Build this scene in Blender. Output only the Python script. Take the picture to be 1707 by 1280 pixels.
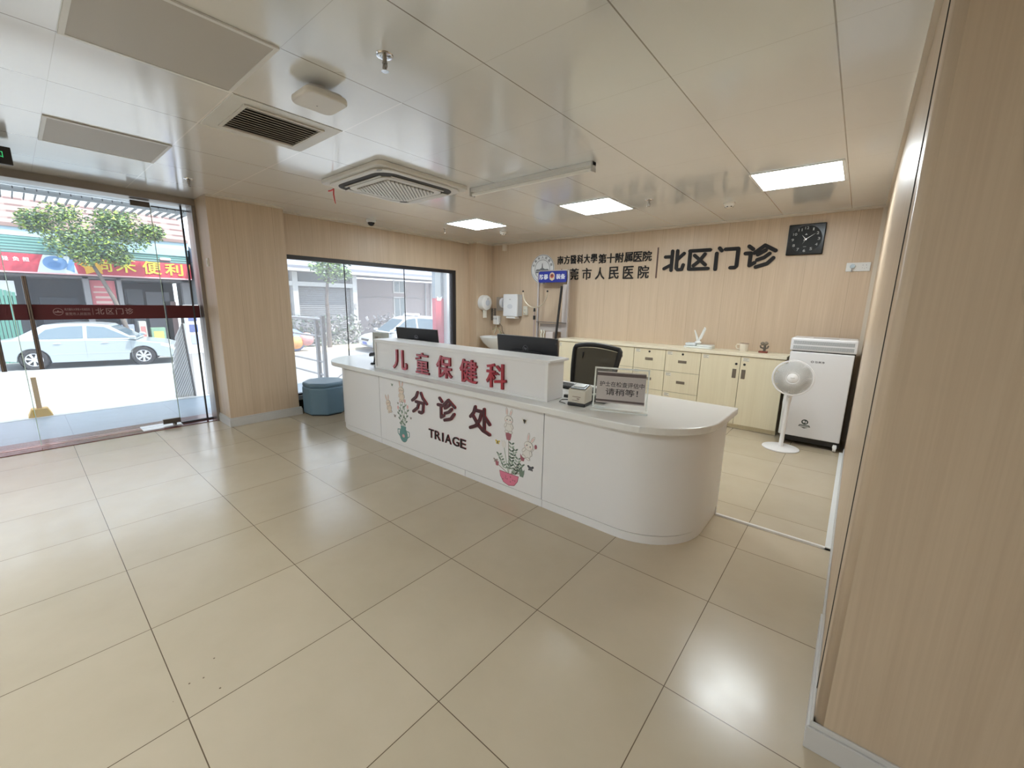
import bpy, bmesh, math, random
from mathutils import Matrix, Vector
random.seed(7)
SC = bpy.context.scene
for o in list(bpy.data.objects): bpy.data.objects.remove(o, do_unlink=True)
COL = SC.collection
R = math.radians
PI = math.pi

# ------------------------------------------------------------------ camera
CAM = (2.17748, -0.19484, 1.42172)
RX = Vector((0.76691103, 0.64148734, 0.01847872))
RY = Vector((0.13825033, -0.137026, -0.98087243))
RZ = Vector((-0.62668518, 0.75479658, -0.19377259))
cd = bpy.data.cameras.new('camera'); co = bpy.data.objects.new('camera', cd); COL.objects.link(co)
cd.sensor_width = 36; cd.lens = 684.228 * 36 / 1707; cd.clip_start = 0.01; cd.clip_end = 300
M = Matrix((RX, -RY, -RZ)).transposed().to_4x4(); M.translation = Vector(CAM)
co.matrix_world = M
SC.camera = co
# ------------------------------------------------------------------ sky, sun, exposure
w = bpy.data.worlds.new('sky'); SC.world = w; w.use_nodes = True
bg = w.node_tree.nodes['Background']; bg.inputs[0].default_value = (0.76, 0.88, 1.0, 1); bg.inputs[1].default_value = 1.35
sd = bpy.data.lights.new('sun', 'SUN'); sd.energy = 3.7; sd.angle = R(2); sd.color = (1, .96, .9)
so = bpy.data.objects.new('sun', sd); COL.objects.link(so)
so.rotation_euler = Vector((-.42, -.30, -1)).to_track_quat('-Z', 'Y').to_euler()
so.location = (0, 0, 12)
PANEL_E = 9.6
vs = SC.view_settings; vs.view_transform = 'Standard'; vs.look = 'None'; vs.exposure = 1.45; vs.gamma = 1; vs.use_curve_mapping = False
SC.display_settings.display_device = 'sRGB'
SC.cycles.use_denoising = True
SC.cycles.max_bounces = 10; SC.cycles.diffuse_bounces = 6; SC.cycles.glossy_bounces = 4
SC.cycles.transparent_max_bounces = 16
SC.cycles.sample_clamp_indirect = 6
SC.cycles.caustics_reflective = False; SC.cycles.caustics_refractive = False

H = 2.44

# ------------------------------------------------------------------ materials
def lin(c):
    if isinstance(c, str):
        c = [int(c[i:i+2], 16)/255 for i in (0, 2, 4)]
        c = [x/12.92 if x <= .04045 else ((x+.055)/1.055)**2.4 for x in c]
    return (c[0], c[1], c[2], 1)
MC = {}
def mat(name, col, rough=.5, metal=0, emit=None, es=0, spec=.5, coat=0, noise=0, nscale=30, bump=0):
    if name in MC: return MC[name]
    m = bpy.data.materials.new(name); m.use_nodes = True
    nt = m.node_tree; b = nt.nodes['Principled BSDF']
    b.inputs['Base Color'].default_value = lin(col); b.inputs['Roughness'].default_value = rough
    b.inputs['Metallic'].default_value = metal; b.inputs['Specular IOR Level'].default_value = spec
    b.inputs['Coat Weight'].default_value = coat
    if emit is not None:
        b.inputs['Emission Color'].default_value = lin(emit); b.inputs['Emission Strength'].default_value = es
    if noise or bump:
        tc = nt.nodes.new('ShaderNodeTexCoord'); n = nt.nodes.new('ShaderNodeTexNoise'); n.inputs['Scale'].default_value = nscale
        n.inputs['Detail'].default_value = 4
        nt.links.new(tc.outputs['Object'], n.inputs['Vector'])
        if noise:
            mx = nt.nodes.new('ShaderNodeMix'); mx.data_type = 'RGBA'
            c = lin(col); mx.inputs[6].default_value = (c[0]*(1-noise), c[1]*(1-noise), c[2]*(1-noise), 1)
            mx.inputs[7].default_value = (min(1, c[0]*(1+noise)), min(1, c[1]*(1+noise)), min(1, c[2]*(1+noise)), 1)
            nt.links.new(n.outputs[0], mx.inputs[0]); nt.links.new(mx.outputs[2], b.inputs['Base Color'])
        if bump:
            bp = nt.nodes.new('ShaderNodeBump'); bp.inputs['Strength'].default_value = bump; bp.inputs['Distance'].default_value = .01
            nt.links.new(n.outputs[0], bp.inputs['Height']); nt.links.new(bp.outputs[0], b.inputs['Normal'])
    MC[name] = m
    return m
class NT:
    def __init__(s, m): s.nt = m.node_tree
    def n(s, t, **k):
        x = s.nt.nodes.new(t)
        for a, v in k.items(): setattr(x, a, v)
        return x
    def l(s, a, b): s.nt.links.new(a, b)
    def math(s, op, a, b=None, c=None):
        x = s.n('ShaderNodeMath', operation=op)
        for i, v in enumerate((a, b, c)):
            if v is None: continue
            if isinstance(v, (int, float)): x.inputs[i].default_value = v
            else: s.l(v, x.inputs[i])
        return x.outputs[0]
    def pos(s):
        g = s.n('ShaderNodeNewGeometry'); x = s.n('ShaderNodeSeparateXYZ'); s.l(g.outputs['Position'], x.inputs[0]); return g, x.outputs
    def line(s, v, off, sp, wd):     # 1 inside a line of half width wd
        f = s.math('FRACT', s.math('MULTIPLY_ADD', v, 1/sp, .5 - off/sp))
        d = s.math('ABSOLUTE', s.math('SUBTRACT', f, .5))
        return s.math('LESS_THAN', d, wd/sp)
    def mix(s, f, a, b):
        x = s.n('ShaderNodeMix', data_type='RGBA')
        s.l(f, x.inputs[0]) if not isinstance(f, (int, float)) else setattr(x.inputs[0], 'default_value', f)
        for i, v in ((6, a), (7, b)):
            if isinstance(v, tuple): x.inputs[i].default_value = v
            else: s.l(v, x.inputs[i])
        return x.outputs[2]
    def noise(s, vec, scale, detail=3, rough=.5):
        x = s.n('ShaderNodeTexNoise'); x.inputs['Scale'].default_value = scale; x.inputs['Detail'].default_value = detail; x.inputs['Roughness'].default_value = rough
        s.l(vec, x.inputs['Vector']); return x.outputs[0]
    def maprange(s, v, a, b, c, d):
        x = s.n('ShaderNodeMapRange'); s.l(v, x.inputs[0])
        for i, q in enumerate((a, b, c, d)): x.inputs[i+1].default_value = q
        return x.outputs[0]
    def scalevec(s, v, sc):
        x = s.n('ShaderNodeVectorMath', operation='MULTIPLY'); s.l(v, x.inputs[0]); x.inputs[1].default_value = sc; return x.outputs[0]

def wood(name, axis, off, sp, base=(.62, .49, .36), dark=(.53, .405, .29), rough=.38):
    m = mat(name, base, rough); t = NT(m); b = m.node_tree.nodes['Principled BSDF']
    g, p = t.pos()
    v1 = t.scalevec(g.outputs['Position'], (60, 60, 1.2)); v2 = t.scalevec(g.outputs['Position'], (14, 14, .5))
    n = t.math('ADD', t.math('MULTIPLY', t.noise(v1, 1.6, 4), .6), t.math('MULTIPLY', t.noise(v2, 1.0, 3), .5))
    c = t.mix(t.maprange(n, .38, .72, 0, 1), lin(base), lin(dark))
    if axis is not None:
        s = t.line(p[axis], off, sp, .0016)
        c = t.mix(s, c, lin((.43, .32, .225)))
    t.l(c, b.inputs['Base Color'])
    return m
def tile_floor():
    m = mat('floor_tile', (.5, .42, .3), .2); t = NT(m); b = m.node_tree.nodes['Principled BSDF']
    g, p = t.pos()
    l = t.math('MAXIMUM', t.line(p[0], 0, .6, .0017), t.line(p[1], 0, .6, .0017))
    cx = t.math('FLOOR', t.math('MULTIPLY', p[0], 1/.6)); cy = t.math('FLOOR', t.math('MULTIPLY', p[1], 1/.6))
    wn = t.n('ShaderNodeTexWhiteNoise', noise_dimensions='2D'); cb = t.n('ShaderNodeCombineXYZ'); t.l(cx, cb.inputs[0]); t.l(cy, cb.inputs[1]); t.l(cb.outputs[0], wn.inputs['Vector'])
    n = t.noise(g.outputs['Position'], 2.2, 5, .6)
    f = t.math('ADD', t.math('MULTIPLY', n, .75), t.math('MULTIPLY', wn.outputs[0], .25))
    c = t.mix(t.maprange(f, .3, .75, 0, 1), lin((.465, .39, .285)), lin((.53, .45, .34)))
    # a few scuff specks on one tile
    vo = t.n('ShaderNodeTexVoronoi', feature='F1'); vo.inputs['Scale'].default_value = 26; t.l(g.outputs['Position'], vo.inputs['Vector'])
    dx = t.math('SUBTRACT', p[0], .455); dy = t.math('SUBTRACT', p[1], .08)
    rr = t.math('ADD', t.math('MULTIPLY', dx, dx), t.math('MULTIPLY', dy, dy))
    sp = t.math('MULTIPLY', t.math('LESS_THAN', vo.outputs['Distance'], .09), t.math('LESS_THAN', rr, .011))
    c = t.mix(sp, c, lin((.16, .12, .08)))
    c = t.mix(l, c, lin((.13, .095, .06)))
    t.l(c, b.inputs['Base Color'])
    t.l(t.maprange(t.noise(g.outputs['Position'], 5, 4), .3, .7, .17, .25), b.inputs['Roughness'])
    bp = t.n('ShaderNodeBump'); bp.inputs['Strength'].default_value = .35; bp.inputs['Distance'].default_value = .004
    t.l(t.math('SUBTRACT', 1, l), bp.inputs['Height']); t.l(bp.outputs[0], b.inputs['Normal'])
    return m
def ceil_mat():
    m = mat('ceiling_tile', (.8, .79, .76), .25); t = NT(m); b = m.node_tree.nodes['Principled BSDF']
    g, p = t.pos()
    lx = t.line(p[0], .18, .595, .0030); ly = t.line(p[1], .064, .599, .0013)
    l = t.math('MAXIMUM', lx, t.math('MULTIPLY', ly, .35))
    c = t.mix(l, lin((.79, .81, .82)), lin((.30, .28, .26)))
    wl = t.math('MULTIPLY', t.line(p[1], .064, .599, .0035), t.math('MULTIPLY', t.math('LESS_THAN', p[0], .18), t.math('MULTIPLY', t.math('GREATER_THAN', p[1], .5), t.math('LESS_THAN', p[1], 1.4))))  # seams painted white for the light caught on tile bevels
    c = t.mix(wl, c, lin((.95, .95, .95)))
    t.l(c, b.inputs['Base Color'])
    b.inputs['Roughness'].default_value = .16; b.inputs['Coat Weight'].default_value = 1; b.inputs['Coat Roughness'].default_value = .12
    bp = t.n('ShaderNodeBump'); bp.inputs['Strength'].default_value = .09; bp.inputs['Distance'].default_value = .02
    t.l(t.noise(g.outputs['Position'], 3.2, 3), bp.inputs['Height']); t.l(bp.outputs[0], b.inputs['Normal'])
    return m
def glass(name, haze=0, tint=(1, 1, 1), f=.06, hazecol=(.85, .88, .95)):
    m = mat(name, (1, 1, 1)); nt = m.node_tree; t = NT(m)
    for n in list(nt.nodes):
        if n.type == 'BSDF_PRINCIPLED': nt.nodes.remove(n)
    out = [n for n in nt.nodes if n.type == 'OUTPUT_MATERIAL'][0]
    tr = t.n('ShaderNodeBsdfTransparent'); tr.inputs[0].default_value = lin(tint)
    gl = t.n('ShaderNodeBsdfGlossy'); gl.inputs['Roughness'].default_value = .02
    fr = t.n('ShaderNodeFresnel'); fr.inputs[0].default_value = 1.35
    mx = t.n('ShaderNodeMixShader'); t.l(fr.outputs[0], mx.inputs[0]); t.l(tr.outputs[0], mx.inputs[1]); t.l(gl.outputs[0], mx.inputs[2])
    o = mx.outputs[0]
    if haze:
        df = t.n('ShaderNodeBsdfDiffuse'); df.inputs[0].default_value = lin(hazecol)
        tl = t.n('ShaderNodeBsdfTranslucent'); tl.inputs[0].default_value = lin(hazecol)
        a = t.n('ShaderNodeMixShader'); a.inputs[0].default_value = .7; t.l(df.outputs[0], a.inputs[1]); t.l(tl.outputs[0], a.inputs[2])
        m2 = t.n('ShaderNodeMixShader'); m2.inputs[0].default_value = haze; t.l(o, m2.inputs[1]); t.l(a.outputs[0], m2.inputs[2]); o = m2.outputs[0]
    t.l(o, out.inputs[0])
    return m
def tiled(name, col, line, axes, sp, wd, rough=.5, noise=.06, nscale=6):
    m = mat(name, col, rough); t = NT(m); b = m.node_tree.nodes['Principled BSDF']; g, p = t.pos()
    l = None
    for a, s in zip(axes, sp):
        q = t.line(p[a], .03, s, wd); l = q if l is None else t.math('MAXIMUM', l, q)
    n = t.noise(g.outputs['Position'], nscale, 4)
    c0 = lin(col); c1 = tuple(x*(1-noise*2) for x in c0[:3]) + (1,)
    c = t.mix(t.maprange(n, .3, .7, 0, 1), c0, c1)
    c = t.mix(l, c, lin(line)); t.l(c, b.inputs['Base Color'])
    return m

WB = wood('wood_back_wall', 0, .016, .405)
WL = wood('wood_left_wall', 1, 2.205, .385)
WR = wood('wood_right_wall', 1, 1.47, .95)
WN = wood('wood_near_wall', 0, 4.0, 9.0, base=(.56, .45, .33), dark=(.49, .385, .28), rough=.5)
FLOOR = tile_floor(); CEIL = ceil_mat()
WHITE = mat('white_plastic', (.8, .8, .8), .35)
WHITE2 = mat('white_laminate', (.77, .765, .775), .3, noise=.015, nscale=3)
WTOP = mat('white_worktop', (.74, .74, .73), .22)
BLACK = mat('black_plastic', (.012, .012, .013), .35)
BLACKM = mat('black_matte', (.02, .018, .018), .7)
DARKG = mat('dark_grey', (.06, .06, .065), .5)
GREY = mat('grey_plastic', (.35, .35, .36), .5)
LGREY = mat('light_grey', (.6, .6, .61), .45)
STEEL = mat('brushed_steel', (.62, .6, .58), .32, 1)
CHROME = mat('chrome', (.8, .8, .8), .12, 1)
SKIRT = mat('skirting_grey', (.55, .54, .53), .4)
RED = mat('sign_red', (.36, .012, .025), .25, coat=.4)
MAROON = mat('sign_maroon', (.06, .008, .012), .4)
REDSIDE = mat('sign_red_edge', (.26, .01, .02), .4)
CAB = wood('cabinet_laminate', None, 0, 1, base=(.73, .655, .48), dark=(.68, .60, .43), rough=.4)
CABTOP = wood('cabinet_top_laminate', None, 0, 1, base=(.78, .71, .56), dark=(.74, .67, .52), rough=.4)
SEAM = mat('dark_gap', (.05, .045, .04), .8)
HANDLE = mat('bronze_recess', (.20, .165, .13), .4, .5)
GLASSD = glass('door_glass', .09)  # milky share mixed in for the bloom of the bright street
GLASSW = glass('window_glass', .18, hazecol=(.82, .80, .83))
ACRYL = glass('clear_acrylic', .04, hazecol=(.85, .88, .87))
SIGNK = mat('sign_black', (.014, .012, .012), .6, spec=.3)

# ------------------------------------------------------------------ object helpers
def wmat(o):
    m = Matrix.Identity(4)
    while o is not None:
        m = o.matrix_basis @ m; o = o.parent
    return m
def tag(o, label=None, cat=None, group=None, kind=None):
    if label: o['label'] = label
    if cat: o['category'] = cat
    if group: o['group'] = group
    if kind: o['kind'] = kind
    return o
def thing(name, label, cat, loc=(0, 0, 0), rz=0, group=None, kind=None):
    o = bpy.data.objects.new(name, None); COL.objects.link(o)
    o.empty_display_size = .05
    o.location = loc; o.rotation_euler = (0, 0, rz)
    return tag(o, label, cat, group, kind)
class MB:
    def __init__(s): s.v = []; s.f = []; s.mi = []; s.sm = []
    def add(s, vs, fs, mi=0, sm=False):
        b = len(s.v); s.v += [tuple(v) for v in vs]; s.f += [tuple(i+b for i in f) for f in fs]; s.mi += [mi]*len(fs); s.sm += [sm]*len(fs); return s
    def box(s, x0, x1, y0, y1, z0, z1, mi=0):
        if x0 > x1: x0, x1 = x1, x0
        if y0 > y1: y0, y1 = y1, y0
        if z0 > z1: z0, z1 = z1, z0
        return s.add([(x0,y0,z0),(x1,y0,z0),(x1,y1,z0),(x0,y1,z0),(x0,y0,z1),(x1,y0,z1),(x1,y1,z1),(x0,y1,z1)],
                     [(3,2,1,0),(4,5,6,7),(0,1,5,4),(1,2,6,5),(2,3,7,6),(3,0,4,7)], mi)
    def prism(s, poly, ax, lo, hi, mi=0, sm=False):   # poly in the two other axes (order kept: ax x->(y,z); y->(x,z); z->(x,y))
        n = len(poly)
        def P(a, b, c):
            return {0: (c, a, b), 1: (a, c, b), 2: (a, b, c)}[ax]
        A = sum(poly[i][0]*poly[(i+1) % n][1]-poly[(i+1) % n][0]*poly[i][1] for i in range(n))
        if (A < 0) != (ax == 1): poly = poly[::-1]
        vs = [P(a, b, lo) for a, b in poly] + [P(a, b, hi) for a, b in poly]
        s.add(vs, [tuple(range(n))[::-1], tuple(range(n, 2*n))], mi)
        b = len(s.v)-2*n
        for i in range(n):
            j = (i+1) % n; s.f.append((b+i, b+j, b+n+j, b+n+i)); s.mi.append(mi); s.sm.append(sm)
        return s
    def cyl(s, p0, p1, r0, r1=None, n=20, mi=0, caps=True, sm=True):
        r1 = r0 if r1 is None else r1
        p0, p1 = Vector(p0), Vector(p1); d = (p1-p0).normalized()
        u = d.orthogonal().normalized(); w_ = d.cross(u)
        vs = []
        for p, r in ((p0, r0), (p1, r1)):
            for i in range(n):
                a = 2*PI*i/n; vs.append(p+u*math.cos(a)*r+w_*math.sin(a)*r)
        b = len(s.v)
        s.add(vs, [(i, (i+1) % n, n+(i+1) % n, n+i) for i in range(n)], mi, sm)
        if caps: s.add([], [tuple(range(b, b+n))[::-1], tuple(range(b+n, b+2*n))], mi) if False else s._caps(b, n, mi)
        return s
    def _caps(s, b, n, mi):
        s.f += [tuple(range(b, b+n))[::-1], tuple(range(b+n, b+2*n))]; s.mi += [mi, mi]; s.sm += [False, False]
    def lathe(s, prof, c=(0, 0, 0), n=28, mi=0, ax='z', sm=True):     # prof: (r, h)
        m = len(prof); vs = []
        for i in range(n):
            a = 2*PI*i/n; ca, sa = math.cos(a), math.sin(a)
            for r, h in prof:
                q = {'z': (r*ca, r*sa, h), 'y': (r*ca, -h, r*sa), 'x': (h, r*ca, r*sa)}[ax]
                vs.append((q[0]+c[0], q[1]+c[1], q[2]+c[2]))
        fs = []
        for i in range(n):
            j = (i+1) % n
            for k in range(m-1): fs.append((i*m+k, j*m+k, j*m+k+1, i*m+k+1))
        return s.add(vs, fs, mi, sm)
    def tube(s, pts, r, n=8, mi=0, caps=True, sm=True):
        pts = [Vector(p) for p in pts]; K = len(pts); b = len(s.v); vs = []
        up = None
        for k in range(K):
            d = (pts[min(k+1, K-1)]-pts[max(k-1, 0)]).normalized()
            if up is None: up = d.orthogonal().normalized()
            u = (up-d*up.dot(d)).normalized(); up = u; w_ = d.cross(u)
            rr = r[k] if isinstance(r, (list, tuple)) else r
            for i in range(n):
                a = 2*PI*i/n; vs.append(pts[k]+u*math.cos(a)*rr+w_*math.sin(a)*rr)
        fs = [(k*n+i, k*n+(i+1) % n, (k+1)*n+(i+1) % n, (k+1)*n+i) for k in range(K-1) for i in range(n)]
        s.add(vs, fs, mi, sm)
        if caps:
            s.f += [tuple(range(b, b+n))[::-1], tuple(range(b+(K-1)*n, b+K*n))]; s.mi += [mi, mi]; s.sm += [False, False]
        return s
    def sphere(s, c, r, n=16, mi=0, sc=(1, 1, 1), half=None):
        prof = []
        m = n//2; lo, hi = -PI/2, PI/2
        if half == 'up': lo = 0
        if half == 'down': hi = 0
        for i in range(m+1):
            a = lo+(hi-lo)*i/m; prof.append((max(math.cos(a)*r, 1e-5), math.sin(a)*r))
        k = len(s.v); s.lathe(prof, (0, 0, 0), n, mi)
        for i in range(k, len(s.v)):
            x, y, z = s.v[i]; s.v[i] = (x*sc[0]+c[0], y*sc[1]+c[1], z*sc[2]+c[2])
        return s
    def xf(s, m, start=0):
        for i in range(start, len(s.v)): s.v[i] = tuple(m @ Vector(s.v[i]))
        return s
    def build(s, name, mats, parent=None, world=False, bevel=0, bseg=2, label=None, cat=None, group=None, kind=None, recalc=False, sub=0):
        if not isinstance(mats, (list, tuple)): mats = [mats]
        me = bpy.data.meshes.new(name); vs = [Vector(v) for v in s.v]
        loc = Vector((0, 0, 0))
        if parent is not None:
            if world:
                im = wmat(parent).inverted(); vs = [im @ v for v in vs]
        else:
            xs = [v.x for v in vs]; ys = [v.y for v in vs]; zs = [v.z for v in vs]
            loc = Vector(((min(xs)+max(xs))/2, (min(ys)+max(ys))/2, min(zs))); vs = [v-loc for v in vs]
        me.from_pydata([tuple(v) for v in vs], [], s.f); me.update()
        for m in mats: me.materials.append(m)
        me.polygons.foreach_set('material_index', s.mi); me.polygons.foreach_set('use_smooth', s.sm)
        if any(s.sm):
            bm = bmesh.new(); bm.from_mesh(me)
            for e in bm.edges:
                if len(e.link_faces) == 2 and e.calc_face_angle(0) > R(38): e.smooth = False
            bm.to_mesh(me); bm.free()
        if recalc:
            bm = bmesh.new(); bm.from_mesh(me); bmesh.ops.recalc_face_normals(bm, faces=bm.faces); bm.to_mesh(me); bm.free()
        o = bpy.data.objects.new(name, me); COL.objects.link(o); o.location = loc
        if parent is not None: o.parent = parent
        if bevel:
            b = o.modifiers.new('bevel', 'BEVEL'); b.width = bevel; b.segments = bseg; b.limit_method = 'ANGLE'; b.angle_limit = R(40)
            b.harden_normals = False
        if sub:
            b = o.modifiers.new('sub', 'SUBSURF'); b.levels = sub; b.render_levels = sub
        tag(o, label, cat, group, kind)
        return o
def cp(o, parent=None):
    c = o.copy(); COL.objects.link(c); c.parent = parent
    for ch in list(o.children): cp(ch, c)
    return c
def rrect(x0, x1, y0, y1, r, n=6, corners=(1, 1, 1, 1)):
    out = []
    for k, (cx, cy, a0) in enumerate(((x1-r, y1-r, 0), (x0+r, y1-r, 90), (x0+r, y0+r, 180), (x1-r, y0+r, 270))):
        if corners[k]:
            for i in range(n+1):
                a = R(a0+90*i/n); out.append((cx+r*math.cos(a), cy+r*math.sin(a)))
        else: out.append(((x1, x0, x0, x1)[k], (y1, y1, y0, y0)[k]))
    return out
def ellipse(cx, cy, rx, ry, rot=0, n=20):
    c, s_ = math.cos(rot), math.sin(rot)
    return [(cx+rx*math.cos(a)*c-ry*math.sin(a)*s_, cy+rx*math.cos(a)*s_+ry*math.sin(a)*c) for a in [2*PI*i/n for i in range(n)]]

# text meshes: FR['-y'] reads for a viewer looking to +y, FR['+x'] for a viewer looking to -x
TXC = {}
def raw_text(body, off):
    c = bpy.data.curves.new('tmp_text', 'FONT'); c.body = body; c.size = 1; c.offset = off; c.resolution_u = 3
    o = bpy.data.objects.new('tmp_text', c); COL.objects.link(o); bpy.context.view_layer.update()
    me = bpy.data.meshes.new_from_object(o.evaluated_get(bpy.context.evaluated_depsgraph_get()))
    vs = [(v.co.x, v.co.y) for v in me.vertices]; fs = [tuple(p.vertices) for p in me.polygons]; ar = sum(p.area for p in me.polygons)
    bpy.data.objects.remove(o); bpy.data.curves.remove(c); bpy.data.meshes.remove(me)
    return vs, fs, ar
def text_geo(body, off):
    """glyph outlines; heavy weights fall back to a safe offset plus shifted copies where the outline would fold"""
    k = (body, off)
    if k in TXC: return TXC[k]
    cjk = any(ord(c) > 0x2e80 for c in body)
    VS, FS, LS = [], [], []
    for i, ch in enumerate(body if cjk else [body]):
        vs, fs, a0 = raw_text(ch, 0); used = 0
        if off > 0:
            _, _, a1 = raw_text(ch, .001); sl = max((a1-a0)/.001, .1)
            if sl > 14: sl = 9
            q = off
            while q > .0015:
                v2, f2, a2 = raw_text(ch, q)
                if abs(a2-(a0+sl*q)) < .05*a0: vs, fs, used = v2, f2, q; break
                q -= .002
        d = off-used; sh = [(0, 0)] + ([(d, d), (-d, d), (d, -d), (-d, -d)] if d > .003 and cjk else [])
        for li, (sx, sy) in enumerate(sh):
            b = len(VS); LS += [li]*len(vs); VS += [(x+i*1.0+sx, y+sy) for x, y in vs]; FS += [tuple(t+b for t in f) for f in fs]
    TXC[k] = (VS, FS, LS)
    return TXC[k]
def text_mb(mb, body, u0, u1, v0, v1, dep, frame, base, off=0, mi=0, side_mi=None):
    """text filling the box u0..u1, v0..v1 on a plane; frame maps (u, v, n) to xyz; base = plane position; dep = relief"""
    vs, fs, ls = text_geo(body, off)
    xs = [v[0] for v in vs]; ys = [v[1] for v in vs]
    a0, a1, b0, b1 = min(xs), max(xs), min(ys), max(ys)
    P = [((x-a0)/(a1-a0)*(u1-u0)+u0, (y-b0)/(b1-b0)*(v1-v0)+v0) for x, y in vs]
    n = len(P); smi = mi if side_mi is None else side_mi
    front = [frame(u, v, base+dep*(1-.035*l_)) for (u, v), l_ in zip(P, ls)]; back = [frame(u, v, base) for u, v in P]
    ec = {}
    for f in fs:
        for i in range(len(f)):
            e = (f[i], f[(i+1) % len(f)]); ec[e] = 1
    b = len(mb.v); mb.v += front+back
    for f in fs: mb.f.append(tuple(b+i for i in f)); mb.mi.append(mi); mb.sm.append(False)
    for (i, j) in ec:
        if (j, i) not in ec: mb.f.append((b+j, b+i, b+n+i, b+n+j)); mb.mi.append(smi); mb.sm.append(False)
    return mb
FY = lambda u, v, n: (u, -n, v)          # faces -y : base given as -y
FX = lambda u, v, n: (n, u, v)           # faces +x
def stroke_mb(mb, strokes, u0, u1, v0, v1, wd, dep, frame, base, mi=0, side_mi=None):
    smi = mi if side_mi is None else side_mi
    for k, st in enumerate(strokes):
        pts = [Vector((u0+(u1-u0)*a, v0+(v1-v0)*b)) for a, b in st]
        for i in range(len(pts)-1):
            p, q = pts[i], pts[i+1]; d = (q-p).normalized(); a0 = math.atan2(d.y, d.x)
            poly = [q+Vector((math.cos(a0-PI/2+PI*t/6), math.sin(a0-PI/2+PI*t/6)))*wd/2 for t in range(7)]
            poly += [p+Vector((math.cos(a0+PI/2+PI*t/6), math.sin(a0+PI/2+PI*t/6)))*wd/2 for t in range(7)]
            n = len(poly); b = len(mb.v); dd = dep+(k*3+i)*.00012
            mb.v += [frame(x, y, base+dd) for x, y in poly]+[frame(x, y, base) for x, y in poly]
            mb.f.append(tuple(range(b, b+n))); mb.mi.append(mi); mb.sm.append(False)
            for t in range(n):
                j = (t+1) % n; mb.f.append((b+j, b+t, b+n+t, b+n+j)); mb.mi.append(smi); mb.sm.append(False)
    return mb
STR = {
 'bei': [[(.03,.72),(.38,.72)],[(.38,1),(.38,.02)],[(.0,.12),(.36,.3)],[(.64,1),(.64,.12),(.72,.04),(.92,.05),(.98,.28)],[(.98,.85),(.66,.56)]],
 'qu': [[(.06,.95),(.98,.95)],[(.08,.93),(.08,.05),(.96,.05)],[(.3,.72),(.82,.24)],[(.76,.76),(.55,.45),(.28,.22)]],
 'men': [[(.16,1.0),(.26,.88)],[(.06,.76),(.06,0)],[(.42,.93),(.95,.93),(.95,.12),(.88,.05),(.7,.05)]],
 'zhen': [[(.1,1),(.24,.86)],[(.0,.68),(.18,.68),(.18,.12),(.34,.24)],[(.62,1),(.3,.68)],[(.62,1),(.98,.74)],[(.66,.78),(.42,.6)],[(.8,.62),(.64,.46),(.42,.36)],[(.94,.42),(.76,.18),(.4,.04)]],
 'fen': [[(.4,1),(.28,.75),(.04,.55)],[(.62,1),(.72,.78),(.97,.55)],[(.28,.53),(.76,.53),(.72,.14),(.62,.04),(.48,.06)],[(.46,.52),(.38,.25),(.1,.02)]],
 'chu': [[(.28,1),(.2,.75),(.04,.55)],[(.28,.86),(.6,.86),(.5,.5),(.3,.22),(.03,.08)],[(.16,.62),(.4,.3),(.65,.1),(.98,0)],[(.72,.98),(.72,.16)],[(.74,.68),(.98,.42)]],
}

# ================================================================== ROOM SHELL
def struct(name, mb, m, **k): return mb.build(name, m, kind='structure', **k)
YB = -4.2           # how far the lobby runs behind the camera
XR = 6.0
struct('floor', MB().box(-3.45, XR, YB, 5.5, -.12, 0), FLOOR)
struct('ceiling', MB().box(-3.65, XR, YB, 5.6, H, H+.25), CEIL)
struct('wall_back', MB().box(-3.4, 2.6, 5.5, 5.7, 0, H), WB)
m = MB(); m.box(-3.4, -3.25, 1.94, 5.08, 1.95, H); m.box(-3.4, -3.25, 4.78, 5.08, .2, 1.95)
struct('wall_left', m, WL)
m = MB(); m.box(-3.4, -3.27, 1.94, 5.08, 0, .135)
struct('trim_1', m, mat('brown_plinth', (.12, .085, .055), .3))
struct('trim_2', MB().box(-3.42, -3.235, 1.94, 4.78, .135, .195), mat('sill_stone', (.75, .74, .72), .3), bevel=.004)
struct('wall_left_pier', MB().box(-3.62, -3.05, 1.2, 1.94, 0, H), WL, bevel=.004)
struct('wall_left_corner', MB().box(-3.45, -3.05, 5.08, 5.5, 0, H), WL, bevel=.004)
# right wall: side face at x = 2.245, rounded corner, then the near face turned to the camera
m = MB(); r = .026
poly = [(XR, 1.30), (XR, 1.6), (2.6, 5.6), (2.245, 5.6), (2.245, 1.30+r)]
for k in range(1, 8):
    a = PI+PI/2*k/7; poly.append((2.245+r+r*math.cos(a), 1.30+r+r*math.sin(a)))
m.prism(poly, 2, 0, H)
ow = struct('wall_right', m, [WR, WN])
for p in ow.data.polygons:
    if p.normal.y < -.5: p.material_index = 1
    if abs(p.normal.z) < .3 and -.999 < p.normal.x < -.02: p.use_smooth = True
struct('wall_rear', MB().box(-3.6, XR, YB-.15, YB, 0, H), WN)
struct('wall_far_right', MB().box(XR, XR+.15, YB-.15, 1.6, 0, H), WN)
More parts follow.
